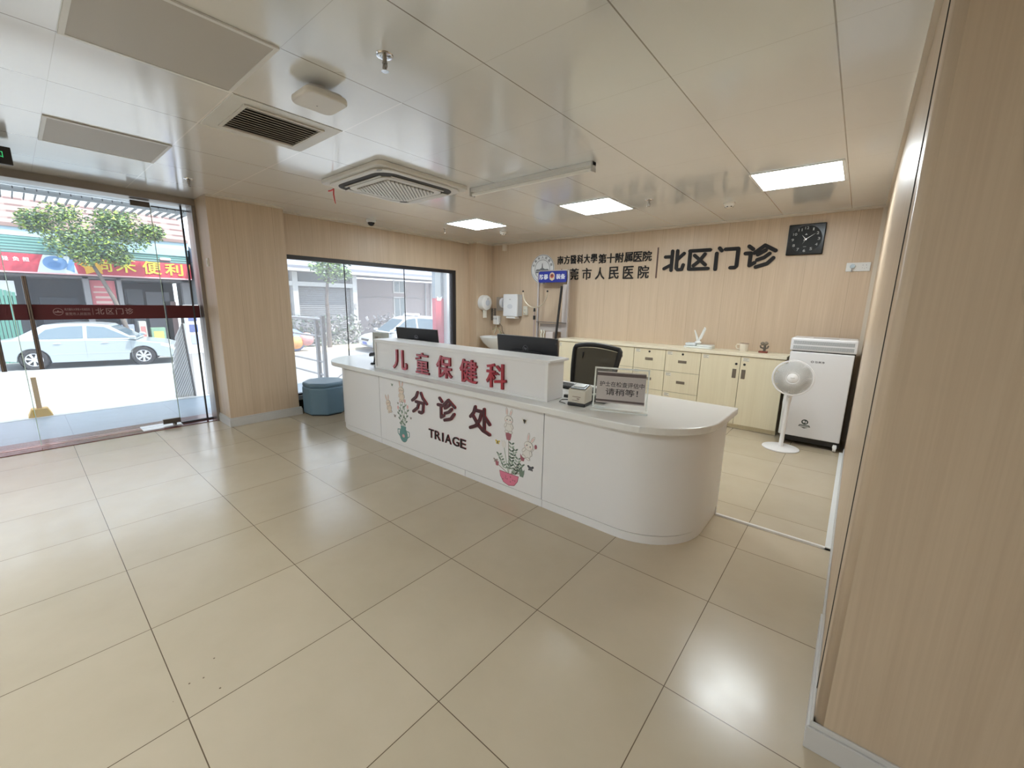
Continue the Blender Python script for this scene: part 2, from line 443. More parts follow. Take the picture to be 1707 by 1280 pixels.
# baseboards
def skirt(name, pts, h=.10, t=.016, z0=0):
    """pts: open polyline of the wall foot, room on the left-hand side"""
    m = MB()
    for (a, b) in zip(pts[:-1], pts[1:]):
        a, b = Vector(a), Vector(b); d = (b-a).normalized(); n = Vector((-d.y, d.x))
        p = [a-d*0, b+d*0, b+n*t+d*t, a+n*t-d*t]
        m.prism([tuple(q) for q in p], 2, z0, z0+h-.018)
        p = [a, b, b+n*t*.55+d*t*.55, a+n*t*.55-d*t*.55]
        m.prism([tuple(q) for q in p], 2, z0+h-.018, z0+h)
    return struct(name, m, SKIRT, bevel=.0025)
skirt('baseboard_left', [(-3.05, 1.955), (-3.05, 1.2), (-3.42, 1.2)])
skirt('baseboard_right', [(2.245, 1.3), (2.245, 1.93)])
skirt('baseboard_near', [(XR, 1.30), (2.245, 1.30)])
skirt('baseboard_side', [(2.245, 1.93), (2.245, 4.9)], h=.075, t=.008)
# cornice line between ceiling and walls
m = MB(); m.box(-3.04, 2.24, 5.475, 5.5, H-.022, H); m.box(-3.25, -3.225, 1.94, 5.08, H-.022, H); m.box(-3.05, -3.03, 1.2, 1.94, H-.018, H); m.box(-3.05,-3.03, 5.08, 5.48, H-.022, H); m.box(-3.25, -3.05, 5.055, 5.08, H-.022, H)
m.box(2.225, 2.245, 1.32, 5.48, H-.022, H)
struct('trim_3', m, mat('cornice', (.66, .60, .52), .4))
struct('trim_4', MB().box(2.212, 2.245, 5.470, 5.5, 0.0, H-.022), mat('corner_bead', (.62, .55, .46), .4))
# metal strip in the floor from desk to wall, white cable trunking along the right wall
struct('trim_10', MB().box(2.2425, 2.2455, 1.452, 1.460, .1, H), SEAM)
struct('trim_5', MB().box(1.60, 2.236, 2.742, 2.762, 0, .012), mat('floor_strip', (.72, .70, .68), .3))
struct('trim_6', MB().prism([(2.209, 2.742), (2.2365, 2.742), (2.2365, 4.9), (2.209, 4.9)], 2, 0, .018), mat('trunking_white', (.75, .75, .74), .4))

# ---- door: steel frame, two frameless glass leaves and a narrow side light
DX = -3.58
door = thing('door_1', 'glass entrance door with steel head frame and dark red manifestation band', 'door', (DX, .2, 0), kind='structure')
STF = mat('frame_steel', (.36, .33, .30), .35, .85)
MB().box(-3.63, -3.42, -3.0, 1.2, 2.372, H).build('head_frame', STF, door, True, bevel=.003)
MB().box(-3.63, -3.42, 1.165, 1.2, 0, 2.372).build('side_frame', STF, door, True, bevel=.003)
MB().box(DX-.012, DX+.012, 1.100, 1.114, .02, 2.372).build('glazing_bar', DARKG, door, True)
MB().box(DX-.012, DX+.012, .86, 1.165, .0, .022).build('bottom_rail', DARKG, door, True)
MB().box(DX-.01, DX+.01, .86, 1.165, 2.325, 2.336).build('transom_line', DARKG, door, True)
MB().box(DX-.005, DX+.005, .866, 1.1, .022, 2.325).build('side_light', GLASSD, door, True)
BAND = mat('band_red', (.085, .008, .012), .45)
BTXT = mat('band_text', (.32, .22, .22), .5)
PATCH = mat('patch_fitting', (.16, .14, .125), .3, .8)
MB().box(DX+.006, DX+.009, .866, 1.162, 1.19, 1.328).build('band', BAND, door, True)
edge = mat('glass_edge', (.6, .75, .72), .2)
# leaf seen in full
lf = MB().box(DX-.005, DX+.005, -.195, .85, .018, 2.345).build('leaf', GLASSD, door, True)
MB().box(DX-.006, DX+.006, .85, .856, .02, 2.34).build('leaf_edge', edge, lf, True)
MB().box(DX-.006, DX+.006, -.201, -.195, .02, 2.34).build('leaf_edge', edge, lf, True)
MB().box(DX+.006, DX+.009, -.195, .85, 1.19, 1.328).build('band', BAND, lf, True)
MB().box(DX-.016, DX+.018, .70, .85, 2.312, 2.362).build('patch_fitting', PATCH, lf, True, bevel=.003)
m = MB().box(DX-.016, DX+.018, .70, .855, .03, .082); m.cyl((DX, .80, 0), (DX, .80, .03), .018); m.build('patch_fitting', PATCH, lf, True, bevel=.002)
def handle(y, z0, z1, par):
    m = MB(); m.cyl((DX+.055, y, z0), (DX+.055, y, z1), .0165)
    for z in (z0+.09, z1-.09): m.cyl((DX, y, z), (DX+.055, y, z), .009)
    m.build('pull_handle', mat('handle_steel', (.24, .21, .20), .2, 1), par, True)
handle(-.098, .745, 1.575, lf)
m = MB()
text_mb(m, '南方醫科大學第十附属医院', .115, .285, 1.272, 1.296, .001, FX, DX+.009)
text_mb(m, '東莞市人民医院', .115, .285, 1.228, 1.256, .001, FX, DX+.009)
m.box(DX+.009, DX+.0105, .300, .303, 1.23, 1.296)
for k, c in enumerate(('bei', 'qu', 'men', 'zhen')): stroke_mb(m, STR[c], .322+k*.072, .322+k*.072+.056, 1.236, 1.294, .0062, .001, FX, DX+.009)
n = 26
for k in range(n):
    a, b_ = 2*PI*k/n, 2*PI*(k+1)/n
    m.prism([(.072+.033*math.cos(a), 1.262+.033*math.sin(a)), (.072+.033*math.cos(b_), 1.262+.033*math.sin(b_)), (.072+.029*math.cos(b_), 1.262+.029*math.sin(b_)), (.072+.029*math.cos(a), 1.262+.029*math.sin(a))], 0, DX+.009, DX+.0102)
m.prism([(.047, 1.255), (.097, 1.255), (.095, 1.264), (.078, 1.264), (.072, 1.278), (.066, 1.264), (.049, 1.264)], 0, DX+.009, DX+.0102)
m.build('band_lettering', BTXT, lf, True)
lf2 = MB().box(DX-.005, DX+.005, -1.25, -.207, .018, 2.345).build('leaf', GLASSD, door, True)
MB().box(DX+.006, DX+.009, -1.25, -.207, 1.19, 1.328).build('band', BAND, lf2, True)
handle(-.318, .745, 1.575, lf2)
MB().box(DX-.016, DX+.018, -1.24, -1.09, .03, .082).build('patch_fitting', PATCH, lf2, True)
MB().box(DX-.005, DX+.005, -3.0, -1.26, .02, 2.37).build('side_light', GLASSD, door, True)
struct('trim_7', MB().box(-3.86, -3.45, -3.0, 1.2, -.02, .006), mat('threshold_marble', (.17, .055, .055), .18, noise=.3, nscale=8))
m = MB(); m.box(-3.605, -3.595, -3.0, .86, .006, .0085); m.box(-3.662, -3.652, -3.0, .86, .006, .0085)
struct('trim_8', m, mat('threshold_brass', (.75, .45, .40), .3, .6))
struct('trim_9', MB().box(-3.72, -3.50, .52, .86, .006, .009), mat('worn_steel', (.62, .62, .62), .35, .6))
struct('wall_left_front', MB().box(-3.65, -3.45, YB, -3.0, 0, H), WN)

# ---- window 1: dark frame, three panes with silicone joints
win = thing('window_1', 'wide fixed glass window with thin black frame', 'window', (-3.31, 3.36, .195), kind='structure')
BFR = mat('window_frame_black', (.02, .018, .02), .4)
m = MB(); m.box(-3.35, -3.262, 1.94, 4.78, 1.90, 1.95); m.box(-3.35, -3.262, 4.705, 4.78, .195, 1.90); m.box(-3.34, -3.27, 1.94, 4.705, .195, .215); m.box(-3.34, -3.28, 1.94, 1.955, .215, 1.9)
m.build('window_frame', BFR, win, True, bevel=.003)
for a, b_ in ((1.955, 2.778), (2.786, 3.752), (3.760, 4.705)):
    MB().box(-3.318, -3.308, a, b_, .215, 1.90).build('pane', GLASSW, win, True)
for y in (2.782, 3.756): MB().box(-3.32, -3.306, y-.004, y+.004, .215, 1.90).build('silicone_joint', BLACKM, win, True)

# ================================================================== CEILING FIXTURES
LIT = mat('lit_diffuser', (.9, 1, 1), .5, emit=(.88, .965, 1.0), es=PANEL_E)
UNLIT = mat('unlit_diffuser', (.50, .48, .455), .5)
FRW = mat('lamp_frame_white', (.75, .76, .76), .4)
def panel(cx, cy, lit, label, group):
    t = thing('ceiling_light', label, 'ceiling light', (cx, cy, H-.004), group=group)
    a, b_ = .297, .279
    m = MB(); m.box(-a, a, -a, -b_, -.004, .003); m.box(-a, a, b_, a, -.004, .003); m.box(-a, -b_, -b_, b_, -.004, .003); m.box(b_, a, -b_, b_, -.004, .003)
    m.build('frame', FRW, t); MB().box(-b_, b_, -b_, b_, -.002, .003).build('diffuser', LIT if lit else UNLIT, t)
LY = 3.925
panel(1.655, LY, 1, 'square lit ceiling light at the right, nearest the wall clock', 'lit ceiling panel lights')
panel(-.125, LY, 1, 'square lit ceiling light in the middle of the row above the desk', 'lit ceiling panel lights')
panel(-1.905, LY, 1, 'square lit ceiling light at the left of the row, over the sink corner', 'lit ceiling panel lights')
panel(-.1125, .3635, 0, 'large switched-off grey ceiling panel beside the slatted vent', 'unlit ceiling panels')
panel(-1.905, .3635, 0, 'smaller-looking switched-off grey ceiling panel near the entrance', 'unlit ceiling panels')
for k_, (x_, y_) in enumerate(((1.66, -1.42), (-.125, -1.42), (-1.905, -1.42), (1.66, -3.2), (-.125, -3.2), (-1.905, -3.2))):  # unseen fill panels, added to brighten the desk front and near floor
    panel(x_, y_, 1, '%s unseen added fill light in the %s lobby row behind the viewer' % (('right-hand', 'middle', 'left-hand')[k_ % 3], ('nearer', 'farther')[k_//3]), 'added fill lights')
# vent
t = thing('ceiling_vent', 'square slatted air vent with white frame set in the ceiling', 'vent', (-.7125, .9625, H))
a, b_ = .292, .20
m = MB(); m.box(-a, a, -a, -b_, -.003, .0); m.box(-a, a, b_, a, -.003, .0); m.box(-a, -b_, -b_, b_, -.003, 0); m.box(b_, a, -b_, b_, -.003, 0)
m.build('frame', mat('vent_white', (.72, .72, .70), .35), t)
q = .218
m = MB(); m.box(-q, q, -q, -b_, -.012, -.003); m.box(-q, q, b_, q, -.012, -.003); m.box(-q, -b_, -b_, b_, -.012, -.003); m.box(b_, q, -b_, b_, -.012, -.003)
m.build('inner_frame', mat('vent_inner', (.66, .64, .60), .4), t, bevel=.002)
MB().box(-b_, b_, -b_, b_, -.0015, -.0005).build('backing', mat('vent_dark', (.10, .095, .09), .9), t)
for k in range(11):
    x = -b_+.018+k*(.4-.036)/10; m = MB().box(-.0125, .0125, -b_, b_, -.0012, .0012)
    m.xf(Matrix.Translation((x, 0, -.0085)) @ Matrix.Rotation(R(18), 4, 'Y')); m.build('slat', mat('vent_slat', (.52, .50, .46), .45), t)
# cassette air conditioner
t = thing('cassette_air_conditioner', 'white four-way ceiling air conditioner with lattice grille', 'air conditioner', (-1.135, 2.13, H-.05))
ACW = mat('ac_white', (.70, .68, .64), .4)
m = MB(); m.prism(rrect(-.46, .46, -.46, .46, .05), 2, .015, .05); m.prism(rrect(-.43, .43, -.43, .43, .12), 2, 0, .015); m.build('fascia', ACW, t, bevel=.008)
m = MB(); m.prism(rrect(-.385, .385, -.385, .385, .14), 2, -.002, .002)
m.build('outlet_recess', mat('ac_dark', (.05, .045, .04), .7), t)
m = MB(); m.prism(rrect(-.305, .305, -.305, .305, .09), 2, -.012, .001); m.build('centre_panel', ACW, t, bevel=.004)
m = MB(); m.prism(rrect(-.25, .25, -.25, .25, .05), 2, -.014, -.011); m.build('grille_backing', mat('grille_dark', (.20, .195, .185), .8), t)
m = MB()
for k in range(-12, 13):
    c = k*.040; L = .26
    # diagonal bars clipped to the square
    a0, a1 = max(-.245, c-.245), min(.245, c+.245)
    if a1-a0 < .03: continue
    p0, p1 = Vector((a0, c-a0, 0)), Vector((a1, c-a1, 0)); d = (p1-p0).normalized(); nn = Vector((-d.y, d.x, 0))*.0105
    m.prism([tuple((p0+nn)[:2]), tuple((p0-nn)[:2]), tuple((p1-nn)[:2]), tuple((p1+nn)[:2])], 2, -.022, -.013)
m.build('grille', mat('ac_grille', (.62, .60, .56), .4), t)
for k in range(4):
    m = MB().box(-.27, .27, *((.312, .378) if k < 2 else (.318, .336)), -.012, -.004); m.xf(Matrix.Rotation(k*PI/2, 4, 'Z')); m.build('louvre', mat('ac_louvre', (.62, .60, .56), .4), t, bevel=.003)
m = MB(); m.prism(ellipse(.37, -.40, .030, .016), 2, -.002, .001); m.build('sensor_window', GREY, t)
m = MB(); m.tube([(-1.585, 1.79, H-.052), (-1.60, 1.795, H-.09), (-1.60, 1.80, H-.13), (-1.585, 1.80, H-.17)], [.006, .006, .005, .003], 6)
m.tube([(-1.585, 1.79, H-.05), (-1.63, 1.79, H-.055), (-1.66, 1.78, H-.058)], .006, 6)
m.build('ribbon', mat('ribbon_red', (.6, .05, .06), .6), label='red ribbon strip hanging from the corner of the ceiling air conditioner', cat='ribbon')
# batten lamp
t = thing('batten_lamp', 'unlit white fluorescent batten fixed under the ceiling', 'lamp', (-.085, 2.66, H-.04))
m = MB(); m.box(-.63, .63, -.028, .028, .012, .04); m.build('housing', FRW, t, bevel=.003)
for x in (-.63, .618): MB().box(x, x+.012, -.03, .03, -.03, .04).build('end_cap', mat('cap_grey', (.5, .5, .5), .4), t, bevel=.003)
MB().cyl((-.618, 0, -.012), (.618, 0, -.012), .0135, n=14).build('tube', mat('tube_white', (.85, .84, .8), .3), t)
# access point
t = thing('wireless_access_point', 'white rounded-square network box hanging under the ceiling', 'router', (-.01, .915, H-.075))
m = MB().prism(rrect(-.105, .105, -.105, .105, .045, 8), 2, 0, .03, sm=False); m.build('housing', mat('router_white', (.72, .70, .67), .4), t, bevel=.010, bseg=3)
MB().prism(rrect(-.085, .085, -.085, .085, .03, 6), 2, .03, .042).build('rear_plate', LGREY, t)
MB().cyl((0, 0, .042), (0, 0, .075), .03).build('mount', LGREY, t)
MB().cyl((-.03, 0, -.001), (-.03, 0, .001), .004, n=10).build('status_light', GREY, t)
# sprinklers
def sprinkler(x, y, label):
    t = thing('sprinkler', label, 'sprinkler', (x, y, H), group='ceiling sprinklers')
    m = MB(); m.lathe([(1e-4, -.006), (.012, -.010), (.034, -.005), (.036, 0)], n=24); m.build('escutcheon', CHROME, t)
    m = MB(); m.cyl((0, 0, -.005), (0, 0, -.028), .009, n=12); m.cyl((0, 0, -.028), (0, 0, -.032), .012, n=8)
    for s_ in (-1, 1): m.tube([(s_*.009, 0, -.03), (s_*.014, 0, -.045), (s_*.004, 0, -.06)], .0028, 6)
    m.cyl((0, 0, -.032), (0, 0, -.055), .0035, n=8, mi=0)
    m.build('body', mat('sprinkler_metal', (.35, .33, .3), .3, 1), t)
    m = MB(); m.cyl((0, 0, -.060), (0, 0, -.062), .016, n=16); m.build('deflector', CHROME, t)
sprinkler(.483, .961, 'large near chrome sprinkler right of the network box')
sprinkler(-2.52, .95, 'chrome sprinkler near the entrance door corner')
sprinkler(.433, 3.96, 'small sprinkler between the two right-hand lit ceiling lights')
sprinkler(-2.52, 3.895, 'small sprinkler left of the leftmost lit ceiling light')
# dome camera
t = thing('dome_camera', 'small white security camera with black dome on the ceiling', 'camera', (-2.82, 2.92, H))
MB().lathe([(1e-4, 0), (.058, 0), (.060, -.022), (.050, -.034), (1e-4, -.034)][::-1], n=28).build('base', FRW, t)
MB().sphere((0, 0, -.036), .043, 20, half='down').build('dome', mat('dome_black', (.01, .01, .012), .08), t)
# smoke detectors
def smoke(x, y, label):
    t = thing('smoke_detector', label, 'smoke detector', (x, y, H), group='ceiling smoke detectors')
    MB().lathe([(1e-4, -.045), (.030, -.045), (.040, -.034), (.046, -.020), (.052, -.016), (.052, 0)], n=28).build('housing', mat('detector_white', (.76, .74, .70), .4), t)
    for k in range(6):
        a = k*PI/3+.3; MB().box(-.006, .006, -.002, .002, -.006, .006).xf(Matrix.Translation((.0355*math.cos(a), .0355*math.sin(a), -.039)) @ Matrix.Rotation(a+PI/2, 4, 'Z')).build('slot', BLACKM, t)
smoke(1.027, 4.53, 'white smoke detector on the ceiling above the sign lettering')
smoke(-1.985, 4.55, 'white smoke detector next to the leftmost lit ceiling light')
# small box at the top of the back wall
t = thing('junction_box', 'small white box high on the back wall near the corner', 'box', (-2.755, 5.5, H-.125))
MB().box(-.035, .035, -.05, 0, 0, .105).build('body', mat('jbox_white', (.74, .66, .57), .4), t, bevel=.006)
# exit sign
t = thing('exit_sign', 'black exit sign with green characters hung under the ceiling', 'sign', (-2.50, -.22, H-.145))
MB().box(-.016, .016, -.20, .165, 0, .115).build('housing', mat('exit_black', (.025, .022, .022), .35), t, bevel=.004)
m = MB(); text_mb(m, '安全出口', -.03, .125, .04, .085, .002, FX, .0165); m.build('lettering', mat('exit_green', (.03, .3, .1), .4, emit=(.05, .6, .2), es=.4), t)
MB().box(-.018, .018, -.05, .02, .115, .13).build('bracket', LGREY, t)

# ================================================================== RECEPTION DESK
desk = thing('reception_desk', 'long white reception desk with rounded ends, red characters and rabbit stickers', 'desk', (-.45, 2.4, 0))
def arc(cx, cy, r, a0, a1, n=14): return [(cx+r*math.cos(R(a0+(a1-a0)*k/n)), cy+r*math.sin(R(a0+(a1-a0)*k/n))) for k in range(n+1)]
BZ = .715
DX0, DX1, DY0, DY1, DR = -2.40, 1.595, 2.02, 2.76, .42
def skin(path, z0, z1, th=.018):
    m = MB(); n = len(path); out = [Vector(p) for p in path]; inn = []
    for i in range(n):
        d = (out[min(i+1, n-1)]-out[max(i-1, 0)]).normalized(); inn.append(out[i]+Vector((-d.y, d.x))*th)
    for i in range(n-1):
        a, b_, c, d = out[i], out[i+1], inn[i+1], inn[i]
        vs = [(a.x, a.y, z0), (b_.x, b_.y, z0), (c.x, c.y, z0), (d.x, d.y, z0), (a.x, a.y, z1), (b_.x, b_.y, z1), (c.x, c.y, z1), (d.x, d.y, z1)]
        b0 = len(m.v); m.v += vs
        m.f += [(b0+0, b0+1, b0+5, b0+4)]; m.sm += [True]; m.mi += [0]
        m.f += [(b0+2, b0+3, b0+7, b0+6), (b0+4, b0+5, b0+6, b0+7), (b0+3, b0+2, b0+1, b0)]; m.sm += [False]*3; m.mi += [0]*3
        if i == 0: m.f.append((b0+3, b0, b0+4, b0+7)); m.sm.append(False); m.mi.append(0)
        if i == n-2: m.f.append((b0+1, b0+2, b0+6, b0+5)); m.sm.append(False); m.mi.append(0)
    return m
def weld(o):
    bm = bmesh.new(); bm.from_mesh(o.data); bmesh.ops.remove_doubles(bm, verts=bm.verts, dist=1e-5)
    for e in bm.edges: e.smooth = not (len(e.link_faces) == 2 and e.calc_face_angle(0) > R(38))
    bm.to_mesh(o.data); bm.free()
left = [(DX0, DY1), (DX0, DY0+DR)] + arc(DX0+DR, DY0+DR, DR, 180, 270)[1:] + [(-1.368, DY0)]
right = [(.632, DY0), (DX1-DR, DY0)] + arc(DX1-DR, DY0+DR, DR, -90, 0)[1:] + [(DX1, DY1)]
for nm, path in (('end_panel', left), ('end_panel', right)):
    o = skin(path, .062, BZ).build(nm, WHITE2, desk, True); weld(o)
MB().box(-2.30, 1.50, 2.70, 2.72, .0, BZ).build('rear_panel', WHITE2, desk, True)
front = MB().box(-1.362, .626, DY0, DY0+.018, .062, BZ).build('front_panel', WHITE2, desk, True)
t_ = .006
tl = [(x, y) for x, y in [(DX0+t_, DY1), (DX0+t_, DY0+DR)] + arc(DX0+DR, DY0+DR, DR-t_, 180, 270)[1:] + [(-1.37, DY0+t_)]]
o = skin(tl, 0, .055).build('toe_kick', WHITE2, desk, True); weld(o)
tr_ = [(.63, DY0+t_), (DX1-DR, DY0+t_)] + arc(DX1-DR, DY0+DR, DR-t_, -90, 0)[1:] + [(DX1-t_, DY1)]
o = skin(tr_, 0, .055).build('toe_kick', WHITE2, desk, True); weld(o)
MB().box(-1.366, -.156, DY0+t_, DY0+.024, 0, .055).build('toe_kick', WHITE2, desk, True)
MB().box(-.152, .627, DY0+t_, DY0+.024, 0, .055).build('toe_kick', WHITE2, desk, True)
q_ = .02
car = [(DX0+q_, DY1-.01), (DX0+q_, DY0+DR)] + arc(DX0+DR, DY0+DR, DR-q_, 180, 270)[1:] + arc(DX1-DR, DY0+DR, DR-q_, -90, 0) + [(DX1-q_, DY1-.01)]
o = skin(car, .004, .70, .01).build('carcass', SEAM, desk, True); weld(o)
for (a_, b_) in ((DX1-.12, DX1), (DX0, DX0+.12)): MB().box(a_, b_, DY1, DY1+.018, .0, BZ).build('side_edge', WHITE2, desk, True)
# worktop
WZ = .76
wt = rrect(-2.50, 1.64, 1.94, 2.83, .45, 16, (0, 0, 1, 1))
MB().prism(wt, 2, WZ-.045, WZ).build('worktop', WTOP, desk, True, bevel=.006)
# raised sign box
box = MB().box(-1.455, .615, 2.065, 2.26, WZ+.002, WZ+.272).build('raised_box', WHITE2, desk, True, bevel=.002)
m = MB(); m.box(-1.475, .64, 2.048, 2.285, WZ+.272, WZ+.288)
m.build('box_lid', WHITE2, box, True, bevel=.003)
m = MB(); m.box(-1.47, -1.452, 2.052, 2.066, WZ, WZ+.272); m.box(.60, .625, 2.052, 2.066, WZ, WZ+.272); m.box(-1.452, .60, 2.052, 2.066, WZ, WZ+.016); m.box(-1.452, .60, 2.052, 2.066, WZ+.258, WZ+.272)
m.build('edge_profile', WHITE, box, True, bevel=.002)
for ch, u0, u1, v0, v1 in (('儿', -1.165, -.945, .79, .975), ('童', -.815, -.63, .79, .978), ('保', -.53, -.335, .79, .978), ('健', -.24, -.045, .79, .978), ('科', .055, .255, .79, .978)):
    m = MB(); text_mb(m, ch, u0, u1, v0, v1, .018, FY, -2.066, .016, 0, 1)
    m.build('sign_character', [RED, REDSIDE], box, True)
for c, u0, u1, v0, v1 in (('fen', -.835, -.615, .437, .625), ('zhen', -.47, -.255, .435, .622), ('chu', -.085, .135, .428, .622)):
    m = MB(); stroke_mb(m, STR[c], u0, u1, v0, v1, .026, .012, FY, -DY0, 0, 1); m.build('sign_character', [MAROON, REDSIDE], front, True)
x = -.603
for ch, wd in (('T', .068), ('R', .078), ('I', .017), ('A', .08), ('G', .084), ('E', .066)):
    m = MB(); text_mb(m, ch, x, x+wd, .243, .322, .008, FY, -DY0, .012, 0, 1); m.build('sign_letter', [SIGNK, REDSIDE], front, True); x += wd+(.02 if ch in 'IR' else .0125)
# stickers on the desk front
SM = dict(cream=mat('sticker_cream', (.72, .62, .52), .6), line=mat('sticker_outline', (.38, .33, .30), .6), lite=mat('sticker_white', (.74, .72, .69), .6), pink=mat('sticker_pink', (.72, .22, .32), .6),
          blush=mat('sticker_blush', (.75, .45, .45), .6), green=mat('sticker_green', (.16, .22, .17), .6), lgreen=mat('sticker_sage', (.36, .44, .36), .6), rose=mat('sticker_rose', (.36, .12, .15), .6),
          teal=mat('sticker_teal', (.13, .28, .27), .6), dark=mat('sticker_dark', (.08, .08, .09), .6), yellow=mat('sticker_yellow', (.65, .48, .08), .6), pot=mat('sticker_pot_pink', (.70, .20, .30), .6))
SK = list(SM); SMAT = [SM[k] for k in SK]
def S(m, poly, col, lay): m.prism(poly, 1, DY0-.0004*(lay+1), DY0+.0002, SK.index(col))
def E_(m, cx, cz, rx, rz, col, lay, rot=0): S(m, ellipse(cx, cz, rx, rz, rot, 18), col, lay)
def OE(m, cx, cz, rx, rz, col, lay, rot=0, w_=.0028, oc='line'): E_(m, cx, cz, rx+w_, rz+w_, oc, lay, rot); E_(m, cx, cz, rx, rz, col, lay+1, rot)
def L_(m, pts, wd, col, lay):
    for (a, b_) in zip(pts[:-1], pts[1:]):
        a, b_ = Vector(a), Vector(b_); d = (b_-a).normalized(); n = Vector((-d.y, d.x))*wd/2
        S(m, [tuple(a+n), tuple(a-n), tuple(b_-n), tuple(b_+n)], col, lay)
def rabbit(cx, cz, s, col, tilt=0, arm=False, eye='dark'):
    m = MB(); T = lambda dx, dz: (cx+(dx*math.cos(tilt)-dz*math.sin(tilt))*s, cz+(dx*math.sin(tilt)+dz*math.cos(tilt))*s)
    def e(dx, dz, rx, rz, c, l, rot=0, o=True):
        x_, z_ = T(dx, dz); (OE if o else E_)(m, x_, z_, rx*s, rz*s, c, l, rot+tilt)
    e(-.16, .62, .07, .26, col, 0, .12); e(.16, .60, .07, .24, col, 0, -.35)
    e(-.16, .62, .03, .17, 'blush', 2, .12, False); e(.16, .6, .03, .15, 'blush', 2, -.35, False)
    e(0, -.32, .28, .36, col, 2); e(-.16, -.62, .13, .07, col, 4); e(.16, -.62, .13, .07, col, 4)
    e(-.25, -.22, .07, .16, col, 4, -.5); e(.25, -.22, .07, .16, col, 4, .5)
    e(0, .14, .30, .25, col, 6)
    e(-.12, .15, .035, .045, eye, 8, 0, False); e(.12, .15, .035, .045, eye, 8, 0, False)
    e(0, .05, .03, .02, 'blush', 8, 0, False); e(-.2, .06, .05, .03, 'blush', 8, 0, False); e(.2, .06, .05, .03, 'blush', 8, 0, False)
    if arm:
        x_, z_ = T(.46, .32); E_(m, x_, z_, .09*s, .13*s, 'rose', 5); a = T(.3, -.1); b_ = T(.44, .25); L_(m, [a, b_], .012*s/.1*.15, 'line', 4)
    return m
def sticker(m, name, lab=None): return m.build(name, SMAT, front, True, label=lab)
sticker(rabbit(-1.0, .585, .13, 'cream', .03), 'rabbit_sticker', 'cream rabbit sticker with long ears')
sticker(rabbit(-1.215, .43, .115, 'cream', .30), 'rabbit_sticker', 'tilted cream rabbit sticker')
sticker(rabbit(.315, .565, .12, 'lite'), 'rabbit_sticker', 'white rabbit sticker')
sticker(rabbit(.50, .41, .125, 'lite', -.25, True), 'rabbit_sticker', 'white rabbit sticker holding a heart')
# teal teapot with sprigs
m = MB(); px, pz = -.985, .175
OE(m, px, pz, .062, .072, 'teal', 2); S(m, [(px-.035, pz+.05), (px+.035, pz+.05), (px+.042, pz+.085), (px-.042, pz+.085)], 'teal', 4)
for sx in (-1, 1):
    L_(m, [(px+sx*.055, pz+.045), (px+sx*.09, pz+.04), (px+sx*.088, pz), (px+sx*.058, pz-.02)], .009, 'teal', 2)
E_(m, px, pz-.01, .02, .016, 'blush', 5)
random.seed(3)
for k, (dx, hh) in enumerate(((-.075, .17), (-.04, .24), (0, .34), (.035, .25), (.075, .20))):
    top = (px+dx, pz+.085+hh); L_(m, [(px+dx*.3, pz+.07), top], .004, 'green', 0)
    for q in range(6):
        f = (q+1)/7; x_ = px+dx*.3+(dx*.7)*f; z_ = pz+.08+hh*f
        E_(m, x_+.014*(1 if q % 2 else -1), z_, .017, .008, 'lgreen' if k % 2 else 'green', 1+q % 2, .7*(1 if q % 2 else -1))
    E_(m, top[0], top[1], .012, .018, 'rose' if k in (2,) else 'blush', 3)
sticker(m, 'flower_sticker', 'teal pot of flowers sticker')
# pink bowl with tulips
m = MB(); px, pz = .325, .17
S(m, [(px-.095, pz), (px+.095, pz), (px+.085, pz-.045), (px+.055, pz-.085), (px, pz-.10), (px-.055, pz-.085), (px-.085, pz-.045)], 'rose', 2)
S(m, [(px-.090, pz-.004), (px+.090, pz-.004), (px+.080, pz-.045), (px+.052, pz-.081), (px, pz-.095), (px-.052, pz-.081), (px-.080, pz-.045)], 'pot', 3)
for q in range(9): E_(m, px+random.uniform(-.06, .06), pz-.02-random.random()*.05, .005, .005, 'rose', 4)
for (dx, hh, c, sz) in ((-.01, .285, 'rose', .034), (-.055, .21, 'lite', .027), (.125, .15, 'rose', .024), (-.12, .045, 'rose', .02), (.12, .03, 'green', .03)):
    tx, tz = px+dx, pz+hh; L_(m, [(px+dx*.15, pz), (tx, tz)], .007, 'line' if c != 'lite' else 'lgreen', 0)
    S(m, [(tx-sz*.8, tz+sz*.2), (tx-sz*.5, tz-sz*.8), (tx+sz*.5, tz-sz*.8), (tx+sz*.8, tz+sz*.2), (tx+sz*.85, tz+sz*1.3), (tx+sz*.4, tz+sz*.75), (tx, tz+sz*1.4), (tx-sz*.4, tz+sz*.75), (tx-sz*.85, tz+sz*1.3)], c, 2)
for (bx, bz, ex, ez, nn) in ((-.01, .02, .055, .20, 8), (-.03, .02, -.10, .13, 6), (.04, .0, .12, .10, 7), (.05, .0, .085, .14, 6), (.02, .02, .02, .24, 8)):
    for q in range(nn):
        f = (q+1)/nn
        for sg in (-1, 1): E_(m, px+bx+(ex-bx)*f+sg*.014, pz+bz+(ez-bz)*f, .015, .0065, 'green' if (q+nn) % 2 else 'lgreen', 1, sg*.6)
sticker(m, 'flower_sticker', 'pink bowl of tulips sticker')
def bug(cx, cz, s, c1, c2, name):
    m = MB()
    for sg in (-1, 1): E_(m, cx+sg*.5*s, cz+.35*s, .45*s, .3*s, c1, 0, sg*.6); E_(m, cx+sg*.38*s, cz-.25*s, .3*s, .22*s, c1, 0, -sg*.6)
    E_(m, cx, cz, .14*s, .55*s, c2, 1); sticker(m, name)
bug(-1.145, .635, .020, 'lgreen', 'dark', 'bee_sticker'); bug(-1.115, .335, .022, 'line', 'dark', 'butterfly_sticker'); bug(-.865, .36, .017, 'line', 'dark', 'butterfly_sticker')
